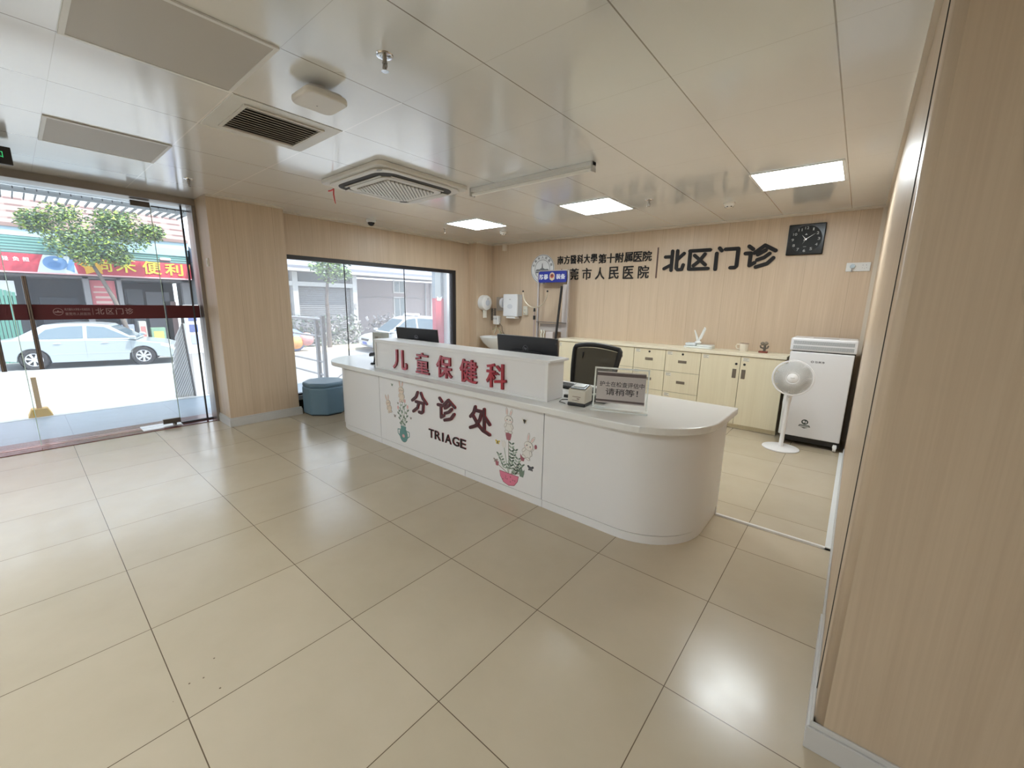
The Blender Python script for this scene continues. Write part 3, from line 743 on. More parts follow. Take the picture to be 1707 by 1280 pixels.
bug(.462, .60, .033, 'lite', 'dark', 'bee_sticker'); bug(.462, .60, .018, 'yellow', 'dark', 'bee_sticker'); bug(.208, .385, .026, 'yellow', 'dark', 'bee_sticker'); bug(.525, .262, .032, 'dark', 'dark', 'butterfly_sticker'); bug(.190, .235, .026, 'line', 'green', 'butterfly_sticker')
bug(-1.06, .47, .016, 'line', 'green', 'butterfly_sticker')

# ================================================================== ON THE DESK
def monitor(loc, rz, w_, h_, label, tilt=0, logo=True):
    t = thing('computer_monitor', label, 'monitor', loc, rz)
    T = Matrix.Translation((0, 0, .105)) @ Matrix.Rotation(R(tilt), 4, 'X')
    m = MB(); m.box(-w_/2, w_/2, -.008, .012, 0, h_); m.xf(T); o = m.build('casing', mat('monitor_back', (.016, .015, .017), .38), t, bevel=.005)
    m = MB(); m.prism(rrect(-w_*.30, w_*.30, .03, h_*.62, .05), 1, -.028, -.008); m.xf(T); m.build('rear_bulge', mat('monitor_bulge', (.012, .011, .013), .45), t, bevel=.006)
    m = MB(); m.box(-w_/2+.008, w_/2-.008, .0121, .0135, .014, h_-.008); m.xf(T); m.build('screen', mat('screen_dark', (.01, .01, .012), .15), t)
    m = MB(); m.box(-.03, .03, -.045, -.028, -.09, h_*.5); m.build('stand_column', BLACK, t, bevel=.004)
    for v in t.children[-1].data.vertices: v.co.z += .095
    m = MB(); m.prism(rrect(-.11, .11, -.10, .09, .03), 2, 0, .012); m.build('stand_foot', BLACK, t, bevel=.003)
    if logo:
        m = MB(); rr = .028
        for k in range(24):
            a, b_ = 2*PI*k/24, 2*PI*(k+1)/24
            m.prism([(rr*math.cos(a), h_*.66+rr*math.sin(a)), (rr*math.cos(b_), h_*.66+rr*math.sin(b_)), ((rr-.003)*math.cos(b_), h_*.66+(rr-.003)*math.sin(b_)), ((rr-.003)*math.cos(a), h_*.66+(rr-.003)*math.sin(a))], 1, -.0095, -.008)
        text_mb(m, 'hp', -.014, .014, h_*.66-.016, h_*.66+.016, .0015, FY, .008, .01)
        m.xf(T); m.build('badge', mat('badge_grey', (.30, .29, .31), .3, .6), t)
    return t
monitor((-1.305, 2.47, WZ), R(4), .62, .285, 'left black computer monitor seen from behind above the desk sign box', 8)
monitor((.125, 2.47, WZ), R(-2), .63, .295, 'right black computer monitor seen from behind above the desk sign box', 6)
m = MB(); m.prism([(-.30, .02), (-.285, 0), (-.06, .0), (-.06, .27), (-.10, .285), (-.14, .25)], 1, -.012, .012)
t = thing('document_stand', 'black slanted stand half hidden behind the right monitor', 'stand', (.06, 2.66, WZ)); m.xf(Matrix.Rotation(R(-12), 4, 'Z')); m.build('panel', BLACK, t, bevel=.003)
MB().box(-.29, -.06, -.05, .05, 0, .01).build('foot', BLACK, t)
m = MB(); m.tube([(-1.80, 2.52, WZ+.02), (-1.72, 2.50, WZ+.20), (-1.58, 2.48, WZ+.30)], .012, 8)
t = thing('monitor_arm', 'black slim bar leaning beside the left monitor', 'arm', (-1.80, 2.52, WZ)); m.build('bar', BLACK, t, True); MB().cyl((-1.80, 2.52, WZ), (-1.80, 2.52, WZ+.02), .05).build('foot', BLACK, t, True)
t = thing('paper_box', 'small grey-white carton standing behind the left end of the desk sign', 'box', (-1.85, 2.36, WZ))
MB().box(-.085, .085, -.04, .06, 0, .315).build('carton', mat('carton_grey', (.50, .52, .50), .7), t, bevel=.003)
MB().box(-.03, .03, -.0415, -.040, .235, .275).build('print', mat('carton_print', (.35, .33, .30), .7), t)
t = thing('barcode_scanner', 'small black device on a stand at the left end of the desk', 'scanner', (-1.70, 2.18, WZ))
m = MB(); m.lathe([(1e-4, 0), (.035, 0), (.037, .008), (.03, .016), (1e-4, .018)], (0, 0, 0)); m.build('foot', BLACK, t)
MB().tube([(0, 0, .015), (.03, 0, .08), (.045, 0, .13)], .007, 8).build('neck', BLACK, t)
m = MB(); m.prism([(-.06, .085), (-.05, .075), (.09, .115), (.10, .14), (-.03, .12), (-.055, .105)], 1, -.022, .022); m.build('head', BLACK, t, bevel=.006)
# keyboard
t = thing('keyboard', 'black keyboard lying behind the desk printer', 'keyboard', (.50, 2.60, WZ), R(-8))
MB().box(-.22, .22, -.07, .07, .0, .016).build('case', BLACK, t, bevel=.003)
m = MB()
for r_ in range(5):
    for k in range(15): m.box(-.212+k*.0284, -.212+k*.0284+.0245, -.062+r_*.0255, -.062+r_*.0255+.021, .016, .023)
m.build('keys', mat('key_black', (.03, .03, .032), .5), t)
# receipt printer
t = thing('label_printer', 'small cream and black label printer beside the sign box', 'printer', (.815, 2.16, WZ), R(7))
CRM = mat('printer_cream', (.62, .58, .50), .4)
MB().box(-.062, .062, -.06, .065, 0, .022).build('base', BLACK, t, bevel=.004)
m = MB(); m.prism([(-.06, .022), (.065, .022), (.065, .118), (.04, .128), (-.055, .108)], 0, -.062, .062); m.build('body', CRM, t, bevel=.006)
m = MB(); m.prism([(-.042, .112), (.045, .130), (.045, .136), (-.042, .118)], 0, -.052, .052); m.build('lid', mat('printer_lid', (.09, .10, .11), .3), t, bevel=.003)
m = MB(); m.prism([(-.022, .1175), (.028, .1275), (.028, .1375), (-.022, .1275)], 0, -.038, .038); m.build('window', mat('printer_window', (.6, .62, .62), .15), t)
m = MB(); m.box(-.028, .03, -.0615, -.06, .062, .066); m.box(-.028, .02, -.0615, -.06, .038, .041); m.box(.005, .022, -.0615, -.06, .048, .054); m.build('print', mat('printer_print', (.25, .18, .15), .5), t)
m = MB(); m.tube([(.765, 2.20, WZ+.006), (.70, 2.22, WZ+.006), (.66, 2.18, WZ+.006), (.68, 2.12, WZ+.006), (.74, 2.10, WZ+.006)], .003, 6); m.tube([(.76, 2.22, WZ+.02), (.70, 2.25, WZ+.025), (.655, 2.25, WZ+.02)], .0035, 6)
m.box(.64, .675, 2.235, 2.262, WZ+.01, WZ+.03); m.build('cable', BLACK, label='thin black cable looping left of the label printer', cat='cable')
t = thing('card_terminal', 'low black box behind the label printer', 'terminal', (.88, 2.33, WZ)); MB().box(-.07, .055, -.045, .045, 0, .045).build('body', mat('terminal_black', (.02, .03, .025), .4), t, bevel=.004)
MB().box(-.06, .045, -.03, .03, .045, .05).build('top', mat('terminal_top', (.4, .42, .38), .4), t)
m = MB()
random.seed(5)
g = [(0.80+.03*a+random.uniform(-.01, .01), 2.50+.03*b_+random.uniform(-.01, .01), WZ+.004+random.uniform(0, .045)*(1 if 0 < a < 5 and 0 < b_ < 4 else 0)) for b_ in range(5) for a in range(6)]
m.add(g, [(b_*6+a, b_*6+a+1, (b_+1)*6+a+1, (b_+1)*6+a) for b_ in range(4) for a in range(5)])
m.build('plastic_bag', mat('bag_plastic', (.72, .76, .78), .2), label='crumpled clear plastic bag behind the printer on the desk', cat='bag')
# notice stand
t = thing('notice_stand', 'clear acrylic stand with a printed Chinese waiting notice', 'sign', (1.085, 2.19, WZ), math.atan2(.10, .28))
T = Matrix.Rotation(R(-7), 4, 'X')
m = MB(); m.box(-.165, .165, -.005, -.002, .012, .27); m.box(-.165, .165, .002, .005, .012, .27); m.xf(T); m.build('sleeve', ACRYL, t)
m = MB(); m.box(-.168, .168, -.006, .006, .262, .272); m.box(-.168, -.160, -.006, .006, .012, .27); m.box(.160, .168, -.006, .006, .012, .27); m.xf(T)
EDG = mat('acrylic_edge', (.80, .84, .82), .15); m.build('edge_strip', EDG, t)
m = MB(); m.box(-.175, .175, -.05, .06, 0, .004); m.box(-.175, .175, -.052, -.046, 0, .009); m.build('foot', EDG, t, bevel=.001)
PAP = mat('notice_paper', (.86, .79, .78), .6); BRN = mat('notice_brown', (.16, .11, .11), .6); INK = mat('ink', (.05, .04, .05), .6)
m = MB(); m.box(-.150, .150, -.0008, .0008, .045, .245); m.xf(T); pg = m.build('page', PAP, t)
m = MB(); m.box(-.150, .150, -.0012, -.0008, .218, .238); m.box(-.150, .150, -.0012, -.0008, .053, .066); m.xf(T); m.build('border', BRN, pg)
m = MB(); text_mb(m, '护士在检查评估中', -.132, .142, .150, .183, .0006, FY, .0008, .012); text_mb(m, '请稍等！', -.092, .108, .096, .140, .0006, FY, .0008, .014); m.xf(T); m.build('notice_text', INK, pg)
# office chair
t = thing('office_chair', 'black mesh-back office chair behind the reception desk', 'chair', (.262, 3.30, 0), R(-4))
CH = mat('chair_black', (.012, .010, .010), .5)
def chairpt(u, v):   # u -1..1 , v 0..1 -> back surface (curved)
    wv = .235*(1-.10*(1-v))*(1.0 if v < .9 else 1.0)*(1-.0*v)
    x_ = u*(.212+.045*v); z_ = .60+.44*v-.035*u*u*v; y_ = .05*(1-u*u)*-1+.07*v+.06*(v-.4)**2
    return Vector((x_, y_, z_))
m = MB(); N = 12; g = [chairpt(-.92+1.84*i/N, .04+.90*j/N) for j in range(N+1) for i in range(N+1)]
m.add(g, [(j*(N+1)+i, j*(N+1)+i+1, (j+1)*(N+1)+i+1, (j+1)*(N+1)+i) for j in range(N) for i in range(N)], 0, True)
mesh_m = glass('chair_mesh', .94, f=.0, hazecol=(.035, .033, .032)); m.build('mesh_back', mesh_m, t)
loop = [chairpt(-.97+1.94*i/10, 1.0) for i in range(11)]
loop = [chairpt(-1, .0+.9*k/8) for k in range(9)] + [chairpt(-.985, .96)] + [chairpt(-.93+1.86*i/10, 1.0) for i in range(11)] + [chairpt(.985, .96)] + [chairpt(1, .9-.9*k/8) for k in range(9)]
m = MB(); m.tube([tuple(p) for p in loop], .024, 10); m.tube([tuple(chairpt(-1+2*i/8, .0)) for i in range(9)], .028, 10); m.build('back_frame', CH, t)
m = MB(); m.box(-.12, -.105, .02, .03, .90, .965); m.build('mesh_tag', CH, t)
m = MB(); m.prism(rrect(-.24, .24, -.44, .02, .08), 2, .42, .50); m.build('seat', CH, t, bevel=.025, bseg=3)
m = MB(); m.tube([(0, .0, .43), (0, .08, .46), (0, .06, .62)], .022, 8); m.build('back_post', CH, t)
m = MB(); m.cyl((0, -.2, .08), (0, -.2, .43), .025); m.build('gas_lift', CHROME, t)
for k in range(5):
    a = 2*PI*k/5+.3; ex, ey = .28*math.cos(a), -.2+.28*math.sin(a)
    m = MB(); m.tube([(0, -.2, .11), (ex, ey, .075)], [.024, .016], 8); lg = m.build('leg', CH, t)
    m = MB(); m.cyl((ex-.012, ey, .027), (ex+.012, ey, .027), .027, n=14); m.cyl((ex, ey, .03), (ex, ey, .075), .006, n=8); m.build('castor', CH, lg)
for sx in (-1, 1):
    m = MB(); m.tube([(sx*.24, -.08, .46), (sx*.275, -.10, .60), (sx*.275, -.14, .62)], .014, 8); m.tube([(sx*.275, .0, .63), (sx*.275, -.27, .63)], .022, 8); m.build('armrest', CH, t)

# ================================================================== BACK CABINETS
CF, CB, CZ = 5.11, 5.498, .868
def cab_unit(x0, x1, kind, label):
    t = thing('storage_cabinet', label, 'cabinet', ((x0+x1)/2, (CF+CB)/2, 0), group='storage cabinets along the back wall')
    MB().box(x0+.001, x1-.001, CF+.018, CB, .055, CZ).build('body', CAB, t, True)
    MB().box(x0+.001, x1-.001, CF+.030, CB, 0.006, .055).build('plinth', CAB, t, True)
    MB().box(x0+.003, x1-.003, CF+.012, CF+.019, .057, CZ-.001).build('shadow_gap', SEAM, t, True)
    def lockf(x, z, par): MB().cyl((x, CF, z), (x, CF-.004, z), .0135, n=16).build('lock', BLACK, par, True)
    def sticker_(x, z, par, w_=.07):
        m = MB(); m.box(x, x+w_, CF-.0012, CF, z-.042, z, 0)
        for zz in (z-.006, z-.019, z-.034): m.box(x+.008, x+w_-.006 if zz != z-.019 else x+w_*.7, CF-.0016, CF-.001, zz-.0035, zz, 1)
        m.build('label', [mat('label_film', (.70, .66, .56), .3), mat('label_ink', (.08, .06, .06), .6)], par, True)
    if kind == 'drawers':
        for i, (z0, z1) in enumerate(((.597, CZ-.002), (.332, .593), (.06, .328))):
            d = MB().box(x0+.003, x1-.003, CF, CF+.017, z0, z1).build('drawer' if i < 2 else 'door', CAB, t, True, bevel=.001)
            xc = (x0+x1)/2
            if i < 2: MB().box(xc-.052, xc+.052, CF-.004, CF+.001, z0+.118, z0+.152).build('handle', HANDLE, d, True, bevel=.003)
            if i == 0: lockf(xc, CZ-.04, d)
            sticker_(x0+.02, z1-.012, d)
            if i == 2: MB().box(xc-.052, xc+.052, CF-.004, CF+.001, z0+.118, z0+.152).build('handle', HANDLE, d, True)
    elif kind == 'double':
        xm = 1.195
        for (a, b_, hx, lx) in ((x0, xm, 1.143, 1.155), (xm, x1, 1.238, 1.240)):
            d = MB().box(a+.003, b_-.002, CF, CF+.017, .06, CZ-.002).build('door', CAB, t, True, bevel=.001)
            MB().box(hx-.021, hx+.021, CF-.004, CF+.001, .608, .715).build('handle', HANDLE, d, True, bevel=.003)
            lockf(lx, .775, d); sticker_(a+.02, CZ-.014, d)
    else:
        d = MB().box(x0+.003, x1-.003, CF, CF+.017, .06, CZ-.002).build('door', CAB, t, True, bevel=.001)
        sticker_(x0+.01, CZ-.03, d, .04)
        MB().box(x1-.08, x1-.04, CF-.004, CF+.001, .40, .51).build('handle', HANDLE, d, True)
    return t
cab_unit(-1.30, -.516, 'single', 'pale wooden cabinet with one plain wide door at the left end of the row')
cab_unit(-.516, -.094, 'drawers', 'pale wooden drawer cabinet partly hidden behind the office chair')
cab_unit(-.094, .331, 'drawers', 'pale wooden drawer cabinet in the middle of the row, right of the chair')
cab_unit(.331, .763, 'drawers', 'pale wooden drawer cabinet just left of the two-door cabinet')
cab_unit(.763, 1.629, 'double', 'pale wooden two-door cabinet at the right end beside the air purifier')
MB().box(-1.31, 1.64, CF-.012, CB, CZ+.002, CZ+.036).build('cabinet_worktop', CABTOP, label='long pale wooden top running over the row of back wall cabinets', cat='worktop', bevel=.003)
TZ = CZ+.036
# bag, tray, mug, cactus
t = thing('plastic_tray', 'translucent white plastic tray lying on the cabinet top', 'tray', (.66, 5.36, TZ))
m = MB(); m.prism(rrect(-.17, .17, -.09, .09, .03), 2, 0, .022); m.prism(rrect(-.02, .17, -.08, .08, .03), 2, .022, .045); m.build('tray_body', mat('tray_white', (.70, .73, .72), .25), t, bevel=.006)
m = MB(); m.prism(rrect(-.16, -.03, -.07, .07, .03), 2, .022, .06); m.build('folded_pack', mat('pack_grey', (.62, .66, .68), .4), t, bevel=.01)
m = MB()
for (dx, tp, lean) in ((-.035, .21, -.02), (.035, .25, .03)):
    m.tube([(.64, 5.36, TZ+.05), (.64+dx*.6, 5.36, TZ+.12), (.64+dx+lean, 5.36, TZ+tp), (.64+dx+lean+.012, 5.355, TZ+tp-.02), (.64+dx*.5+.01, 5.355, TZ+.10)], [.014, .012, .007, .007, .012], 8)
m.sphere((.64, 5.36, TZ+.055), .035, 12, sc=(1.2, 1, .6)); m.v = [(x, y, z+.012) for x, y, z in m.v]; m.build('tied_bag', mat('bag_white', (.78, .79, .77), .35), label='white tied plastic bag with two standing handles on the cabinet top', cat='bag')
t = thing('mug', 'cream enamel mug with side handle on the cabinet top', 'mug', (1.165, 5.36, TZ))
MUG = mat('mug_cream', (.74, .68, .58), .25)
MB().lathe([(1e-4, 0), (.042, 0), (.046, .006), (.048, .092), (.045, .092), (.042, .01), (1e-4, .008)], n=28).build('cup', MUG, t)
MB().lathe([(.0445, .090), (.0495, .090), (.0495, .098), (.0445, .098), (.0445, .090)], n=28).build('rim', mat('mug_rim', (.42, .32, .25), .3), t)
m = MB(); m.tube([(-.046, 0, .078), (-.075, 0, .078), (-.086, 0, .055), (-.075, 0, .03), (-.046, 0, .022)], .0075, 8); m.build('handle', MUG, t)
t = thing('cactus_ornament', 'small dark ornament on a reddish base at the right of the mug', 'ornament', (1.37, 5.36, TZ))
MB().box(-.045, .045, -.035, .035, 0, .02).build('base', mat('ornament_red', (.22, .05, .03), .6), t, bevel=.004)
m = MB(); m.tube([(.01, 0, .02), (.01, 0, .09)], .014, 8); m.tube([(.01, 0, .05), (.04, 0, .06), (.045, 0, .085)], .009, 8); m.tube([(.01, 0, .05), (-.03, 0, .06), (-.035, 0, .085)], .009, 8); m.build('figure', mat('ornament_grey', (.12, .10, .08), .7), t)
m = MB(); m.sphere((-.015, 0, .105), .022, 12); m.sphere((.02, 0, .11), .022, 12); m.build('top', mat('ornament_top', (.20, .17, .13), .7), t)

# ================================================================== AIR PURIFIER
t = thing('air_purifier', 'tall white and black air purifier on castors in the right corner', 'air purifier', (1.945, 5.10, 0))
PW = mat('purifier_white', (.74, .74, .76), .3); PB = mat('purifier_black', (.018, .014, .012), .5)
x0, x1, f, bk = 1.675, 2.205, 4.93, 5.30
MB().box(x0+.012, x1-.003, f+.03, bk, .035, 1.09).build('case', PB, t, True, bevel=.006)
MB().box(x0, x1-.008, f, f+.03, .095, .985).build('front_panel', PW, t, True, bevel=.008)
top = MB().box(x0-.006, x1+.004, f-.004, bk+.01, .995, 1.125).build('top_cover', PW, t, True, bevel=.012)
for z in (1.012, 1.062):
    m = MB().box(x0+.02, x1-.02, f-.0052, f-.0035, z, z+.036); gr = m.build('grille_band', mat('grille_shadow', (.22, .24, .26), .7), top, True)
m = MB()
for k in range(62):
    x = x0+.024+k*.0079
    for z in (1.012, 1.062): m.box(x, x+.0036, f-.0078, f-.005, z, z+.036)
m.build('grille', mat('grille_white', (.66, .67, .68), .4), top, True)
MB().box(x0+.17, x0+.38, f+.10, f+.16, 1.1245, 1.1265).build('control_slot', GREY, top, True)
m = MB(); text_mb(m, '怡美净', 1.895, 1.975, .880, .903, .0008, FY, -(f-.0002), .01)
for k in range(16):
    a, b_ = 2*PI*k/16, 2*PI*(k+1)/16; c_ = (1.874, .891); q = .0135
    m.prism([(c_[0]+q*math.cos(a), c_[1]+q*.8*math.sin(a)), (c_[0]+q*math.cos(b_), c_[1]+q*.8*math.sin(b_)), (c_[0]+q*.5*math.cos(b_), c_[1]+q*.4*math.sin(b_)), (c_[0]+q*.5*math.cos(a), c_[1]+q*.4*math.sin(a))], 1, f-.001, f)
m.build('logo', mat('logo_grey', (.15, .15, .17), .5), t, True)
EM = mat('emblem_green', (.05, .07, .06), .5)
m = MB(); m.prism(ellipse(1.892, .262, .030, .027), 1, f-.0012, f); m.prism([(1.840, .212), (1.944, .212), (1.934, .232), (1.850, .232)], 1, f-.0012, f); m.prism([(1.86, .205), (1.924, .205), (1.892, .193)], 1, f-.0012, f)
m.build('emblem', EM, t, True)
m = MB(); m.prism(ellipse(1.884, .264, .010, .012), 1, f-.0018, f-.001); m.prism(ellipse(1.904, .26, .006, .012), 1, f-.0018, f-.001); m.box(1.852, 1.932, f-.0018, f-.001, .219, .223); m.build('emblem_detail', PW, t, True)
for (x, y) in ((1.72, 4.99), (2.165, 4.97), (1.72, 5.24), (2.16, 5.24)):
    m = MB(); m.cyl((x-.014, y-.03, .036), (x+.014, y-.03, .036), .036, n=20); m.box(x-.018, x+.018, y-.02, y+.02, .03, .058); m.build('castor', WHITE, t, True)
m = MB(); m.lathe([(1e-4, -.012), (.02, -.012), (.024, 0), (1e-4, 0)], (x0+.004, 5.02, .42), ax='x'); m.build('side_knob', WHITE, t, True)

# ================================================================== PEDESTAL FAN
t = thing('pedestal_fan', 'white pedestal fan with round base standing before the purifier', 'fan', (1.735, 4.70, 0))
FW = mat('fan_white', (.80, .79, .80), .35)
m = MB(); m.lathe([(1e-4, 0), (.158, 0), (.165, .004), (.163, .012), (.145, .018), (.03, .022), (1e-4, .022)], n=48); m.build('base', FW, t)
MB().cyl((0, 0, .02), (.012, -.01, .535), .0205, .017, n=20).build('pole', FW, t)
m = MB(); m.cyl((.010, -.008, .50), (.014, -.012, .60), .024, .022, n=20); m.build('collar', FW, t, bevel=.002)
m = MB(); m.cyl((.012, -.035, .548), (.012, -.010, .548), .008, n=12); m.build('button', LGREY, t)
HC = Vector((.020, -.045, .745)); aim = Vector((.05, -1, .10)).normalized()
HM = Matrix.Translation(HC) @ aim.to_track_quat('-Y', 'Z').to_matrix().to_4x4()
RR_ = .172
m = MB(); m.lathe([(1e-4, -.10), (.045, -.095), (.055, -.07), (.055, -.03), (1e-4, -.03)], ax='y', n=28); m.xf(HM); m.build('motor_housing', FW, t)
m = MB()
for (r_, h_, tr_) in ((RR_, 0, .006), (RR_*.96, .018, .0022), (RR_*.96, -.02, .0022), (.055, .036, .003)):
    m.tube([(r_*math.cos(2*PI*k/48), -h_, r_*math.sin(2*PI*k/48)) for k in range(49)], tr_, 6, caps=False)
m.xf(HM); gd = m.build('guard_ring', FW, t)
m = MB()
NW = 84
for k in range(NW):
    a = 2*PI*k/NW; sw = .55
    pts = []
    for q in range(7):
        f_ = q/6; r_ = .046+(RR_-.046)*f_; aa = a+sw*f_*.6; pts.append((r_*math.cos(aa), -(.036*(1-f_**2.2)), r_*math.sin(aa)))
    m.tube(pts, .0027, 4, caps=False)
m.xf(HM); m.build('front_guard', mat('guard_grey', (.64, .63, .62), .4), t)
m = MB()
for k in range(40):
    a = 2*PI*k/40
    m.tube([(r_*math.cos(a), (.04*(1-((r_-.05)/(RR_-.05))**2)), r_*math.sin(a)) for r_ in (.05, .09, .13, RR_)], .0014, 4, caps=False)
m.xf(HM); m.build('rear_guard', mat('guard_grey', (.64, .63, .62), .4), t)
m = MB(); m.lathe([(1e-4, .044), (.034, .042), (.046, .036), (.047, .030), (1e-4, .028)], ax='y', n=32); m.xf(HM); cpn = m.build('centre_cap', FW, t)
m = MB(); m.tube([(-.018+k*.003, -.0442, .001+.004*math.sin(k*1.7)*(1-k/14)) for k in range(13)], .0011, 5); m.xf(HM); m.build('brand_mark', mat('brand_grey', (.25, .25, .26), .5), cpn)
for k in range(7):
    m = MB(); a = 2*PI*k/7; g = []
    for i in range(7):
        for j in range(5):
            r_ = .035+(.155-.035)*i/6; th = a+(.15+.95*j/4)*(1-.18*abs(i-3)/3); g.append((r_*math.cos(th), .012-.026*(j/4), r_*math.sin(th)))
    m.add(g, [(i*5+j, i*5+j+1, (i+1)*5+j+1, (i+1)*5+j) for i in range(6) for j in range(4)], 0, True); m.xf(HM); m.build('blade', mat('blade_translucent', (.70, .70, .69), .5), t)

# ================================================================== SINK CORNER
CER = mat('ceramic', (.80, .82, .82), .12, coat=.4)
t = thing('wash_basin', 'white ceramic pedestal wash basin in the corner', 'basin', (-2.74, 5.22, 0))
m = MB(); prof = [(1e-4, .60), (.07, .605), (.13, .65), (.21, .72), (.26, .79), (.275, .825), (.262, .832), (.24, .822), (.19, .745), (.10, .70), (1e-4, .695)]
m.lathe(prof, n=40); m.xf(Matrix.Diagonal((1.02, .92, 1, 1))); m.build('bowl', CER, t)
m = MB(); m.box(-.26, .26, .12, .275, .765, .832); m.build('back_ledge', CER, t, bevel=.03, bseg=4)
m = MB(); m.lathe([(1e-4, 0), (.11, 0), (.10, .04), (.075, .15), (.07, .45), (.09, .62), (1e-4, .62)], n=28); m.build('pedestal', CER, t)
t = thing('tap', 'yellowish curved tap over the wash basin', 'tap', (-2.74, 5.38, .832))
TB = mat('tap_brass', (.62, .60, .42), .25, .8)
m = MB(); m.cyl((0, 0, 0), (0, 0, .06), .018); m.tube([(0, 0, .05), (-.02, -.02, .13), (-.05, -.10, .15), (-.06, -.15, .11)], .011, 10); m.build('spout', TB, t)
MB().tube([(0, 0, .06), (.04, .0, .085)], .006, 8).build('lever', TB, t)
t = thing('instant_water_heater', 'small white box heater with hoses above the wash basin', 'heater', (-2.905, 5.475, 1.03))
MB().box(-.06, .06, -.055, .02, 0, .155).build('casing', WHITE, t, bevel=.01)
m = MB()
for k in range(3): m.box(-.055+k*.035, -.040+k*.035, -.0565, -.055, .09, .12)
m.build('switches', mat('switch_mark', (.35, .38, .42), .5), t)
m = MB(); m.tube([(.06, -.01, .02), (.12, -.01, -.03), (.13, -.01, -.12), (.22, -.01, -.2)], .008, 8); m.build('hose', mat('hose_brown', (.25, .2, .15), .5), t)
m = MB(); m.tube([(-.02, -.01, .0), (-.03, -.015, -.10), (-.06, -.03, -.18)], .007, 8); m.build('hose', mat('hose_clear', (.55, .58, .5), .3), t)
t = thing('toilet_roll_dispenser', 'round white jumbo roll dispenser on the corner wall', 'dispenser', (-3.05, 5.24, 1.29))
m = MB(); m.lathe([(1e-4, .12), (.09, .12), (.125, .10), (.135, .07), (.135, 0), (1e-4, 0)], (0, 0, .125), ax='x', n=40); m.build('cover', WHITE, t)
MB().lathe([(1e-4, .128), (.05, .126), (.055, .118)][::-1], (0, 0, .125), ax='x', n=28).build('centre_window', mat('roll_window', (.60, .64, .72), .3), t)
MB().box(.121, .129, -.012, .012, .185, .20).build('lock', GREY, t)
MB().box(.045, .055, -.045, .045, -.14, .02).build('paper_end', mat('paper_white', (.80, .77, .70), .8), t, bevel=.002)
t = thing('wire_rack', 'small dark wire rack on the back wall under the roll dispenser', 'rack', (-3.0, 5.5, 1.10))
m = MB()
for k in range(7): m.box(-.045, .035, -.05, -.045, k*.035, k*.035+.007)
for x in (-.045, .030): m.box(x, x+.005, -.05, 0, 0, .22)
m.build('wire_frame', mat('rack_dark', (.28, .25, .23), .5, .5), t)
t = thing('hand_towel_dispenser', 'white rectangular hand towel dispenser on the back wall', 'dispenser', (-2.50, 5.5, 1.19))
TW = mat('towel_white', (.78, .79, .82), .3)
MB().box(-.16, .16, -.16, -.12, 0.0, .38).build('front_cover', TW, t, bevel=.015, bseg=3)
MB().box(-.15, .15, -.125, 0, .005, .375).build('body', mat('towel_grey', (.60, .63, .68), .3), t, bevel=.006)
MB().box(-.10, .10, -.14, -.02, -.035, 0).build('paper_slot', WHITE, t, bevel=.005)
MB().box(-.015, .02, -.162, -.159, .285, .295).build('badge', GREY, t)
m = MB(); m.prism(ellipse(0, .17, .06, .04, 0, 24), 1, -.1615, -.1595); m.build('window', mat('towel_window', (.68, .70, .75), .2), t)
t = thing('tissue_holder', 'grey metal tissue holder between the two dispensers', 'holder', (-2.80, 5.5, 1.28))
MB().box(-.09, .07, -.08, 0, 0, .24).build('body', mat('holder_metal', (.42, .38, .34), .35, .7), t, bevel=.01)
MB().cyl((.065, -.09, .14), (.115, -.09, .14), .085, n=28).build('roll', mat('roll_grey', (.6, .62, .66), .4), t)
t = thing('wall_socket', 'small white socket box at the right of the towel dispenser', 'socket', (-2.24, 5.5, 1.22))
MB().box(-.06, .03, -.04, 0, 0, .15).build('plate', mat('socket_beige', (.66, .64, .58), .3), t, bevel=.006)
for z in (.04, .10): MB().sphere((-.02, -.045, z), .018, 12).build('knob', mat('knob_bulb', (.78, .74, .6), .2), t)

# ================================================================== SECURITY EQUIPMENT RACK
t = thing('security_equipment_rack', 'steel riot gear rack with blue and white title board', 'rack', (-1.62, 5.36, 0))
RS = mat('rack_steel', (.60, .56, .55), .35, .6)
W_ = .285; TOPZ = 1.94
m = MB()
for sx in (-1, 1):
    m.box(sx*W_-.014, sx*W_+.014, -.02, .02, .0, TOPZ-.04)
m.box(-W_+.02, W_-.02, -.02, .02, TOPZ-.014, TOPZ)
for sx in (-1, 1): m.tube([(sx*W_, 0, TOPZ-.05), (sx*(W_-.008), 0, TOPZ-.022), (sx*(W_-.04), 0, TOPZ-.008)], .016, 8)
m.build('frame', RS, t, bevel=.003)
for z in (1.13,): 
    MB().box(-W_, W_, -.05, .05, z-.012, z).build('shelf', mat('rack_shelf', (.22, .19, .17), .4, .5), t)
MB().box(-W_+.02, W_-.02, .03, .04, .98, 1.10).build('back_panel', mat('rack_panel', (.50, .45, .42), .5), t)
MB().box(W_-.11, W_-.012, .012, .028, .20, 1.72).build('side_shield', mat('shield_grey', (.60, .53, .50), .3), t)
MB().box(-W_, W_, -.16, .14, .02, .05).build('lower_shelf', RS, t)
bd = MB().prism(rrect(-.265, .265, TOPZ-.19, TOPZ-.018, .025), 1, -.042, -.022).build('title_board', mat('board_blue', (.02, .035, .30), .3), t, bevel=.003)
WTX = mat('board_white', (.78, .80, .85), .5)
m = MB(); text_mb(m, '防暴', -.245, -.075, TOPZ-.142, TOPZ-.062, .002, FY, .042, .016); text_mb(m, '装备', .075, .245, TOPZ-.142, TOPZ-.062, .002, FY, .042, .016); m.build('lettering', WTX, bd)
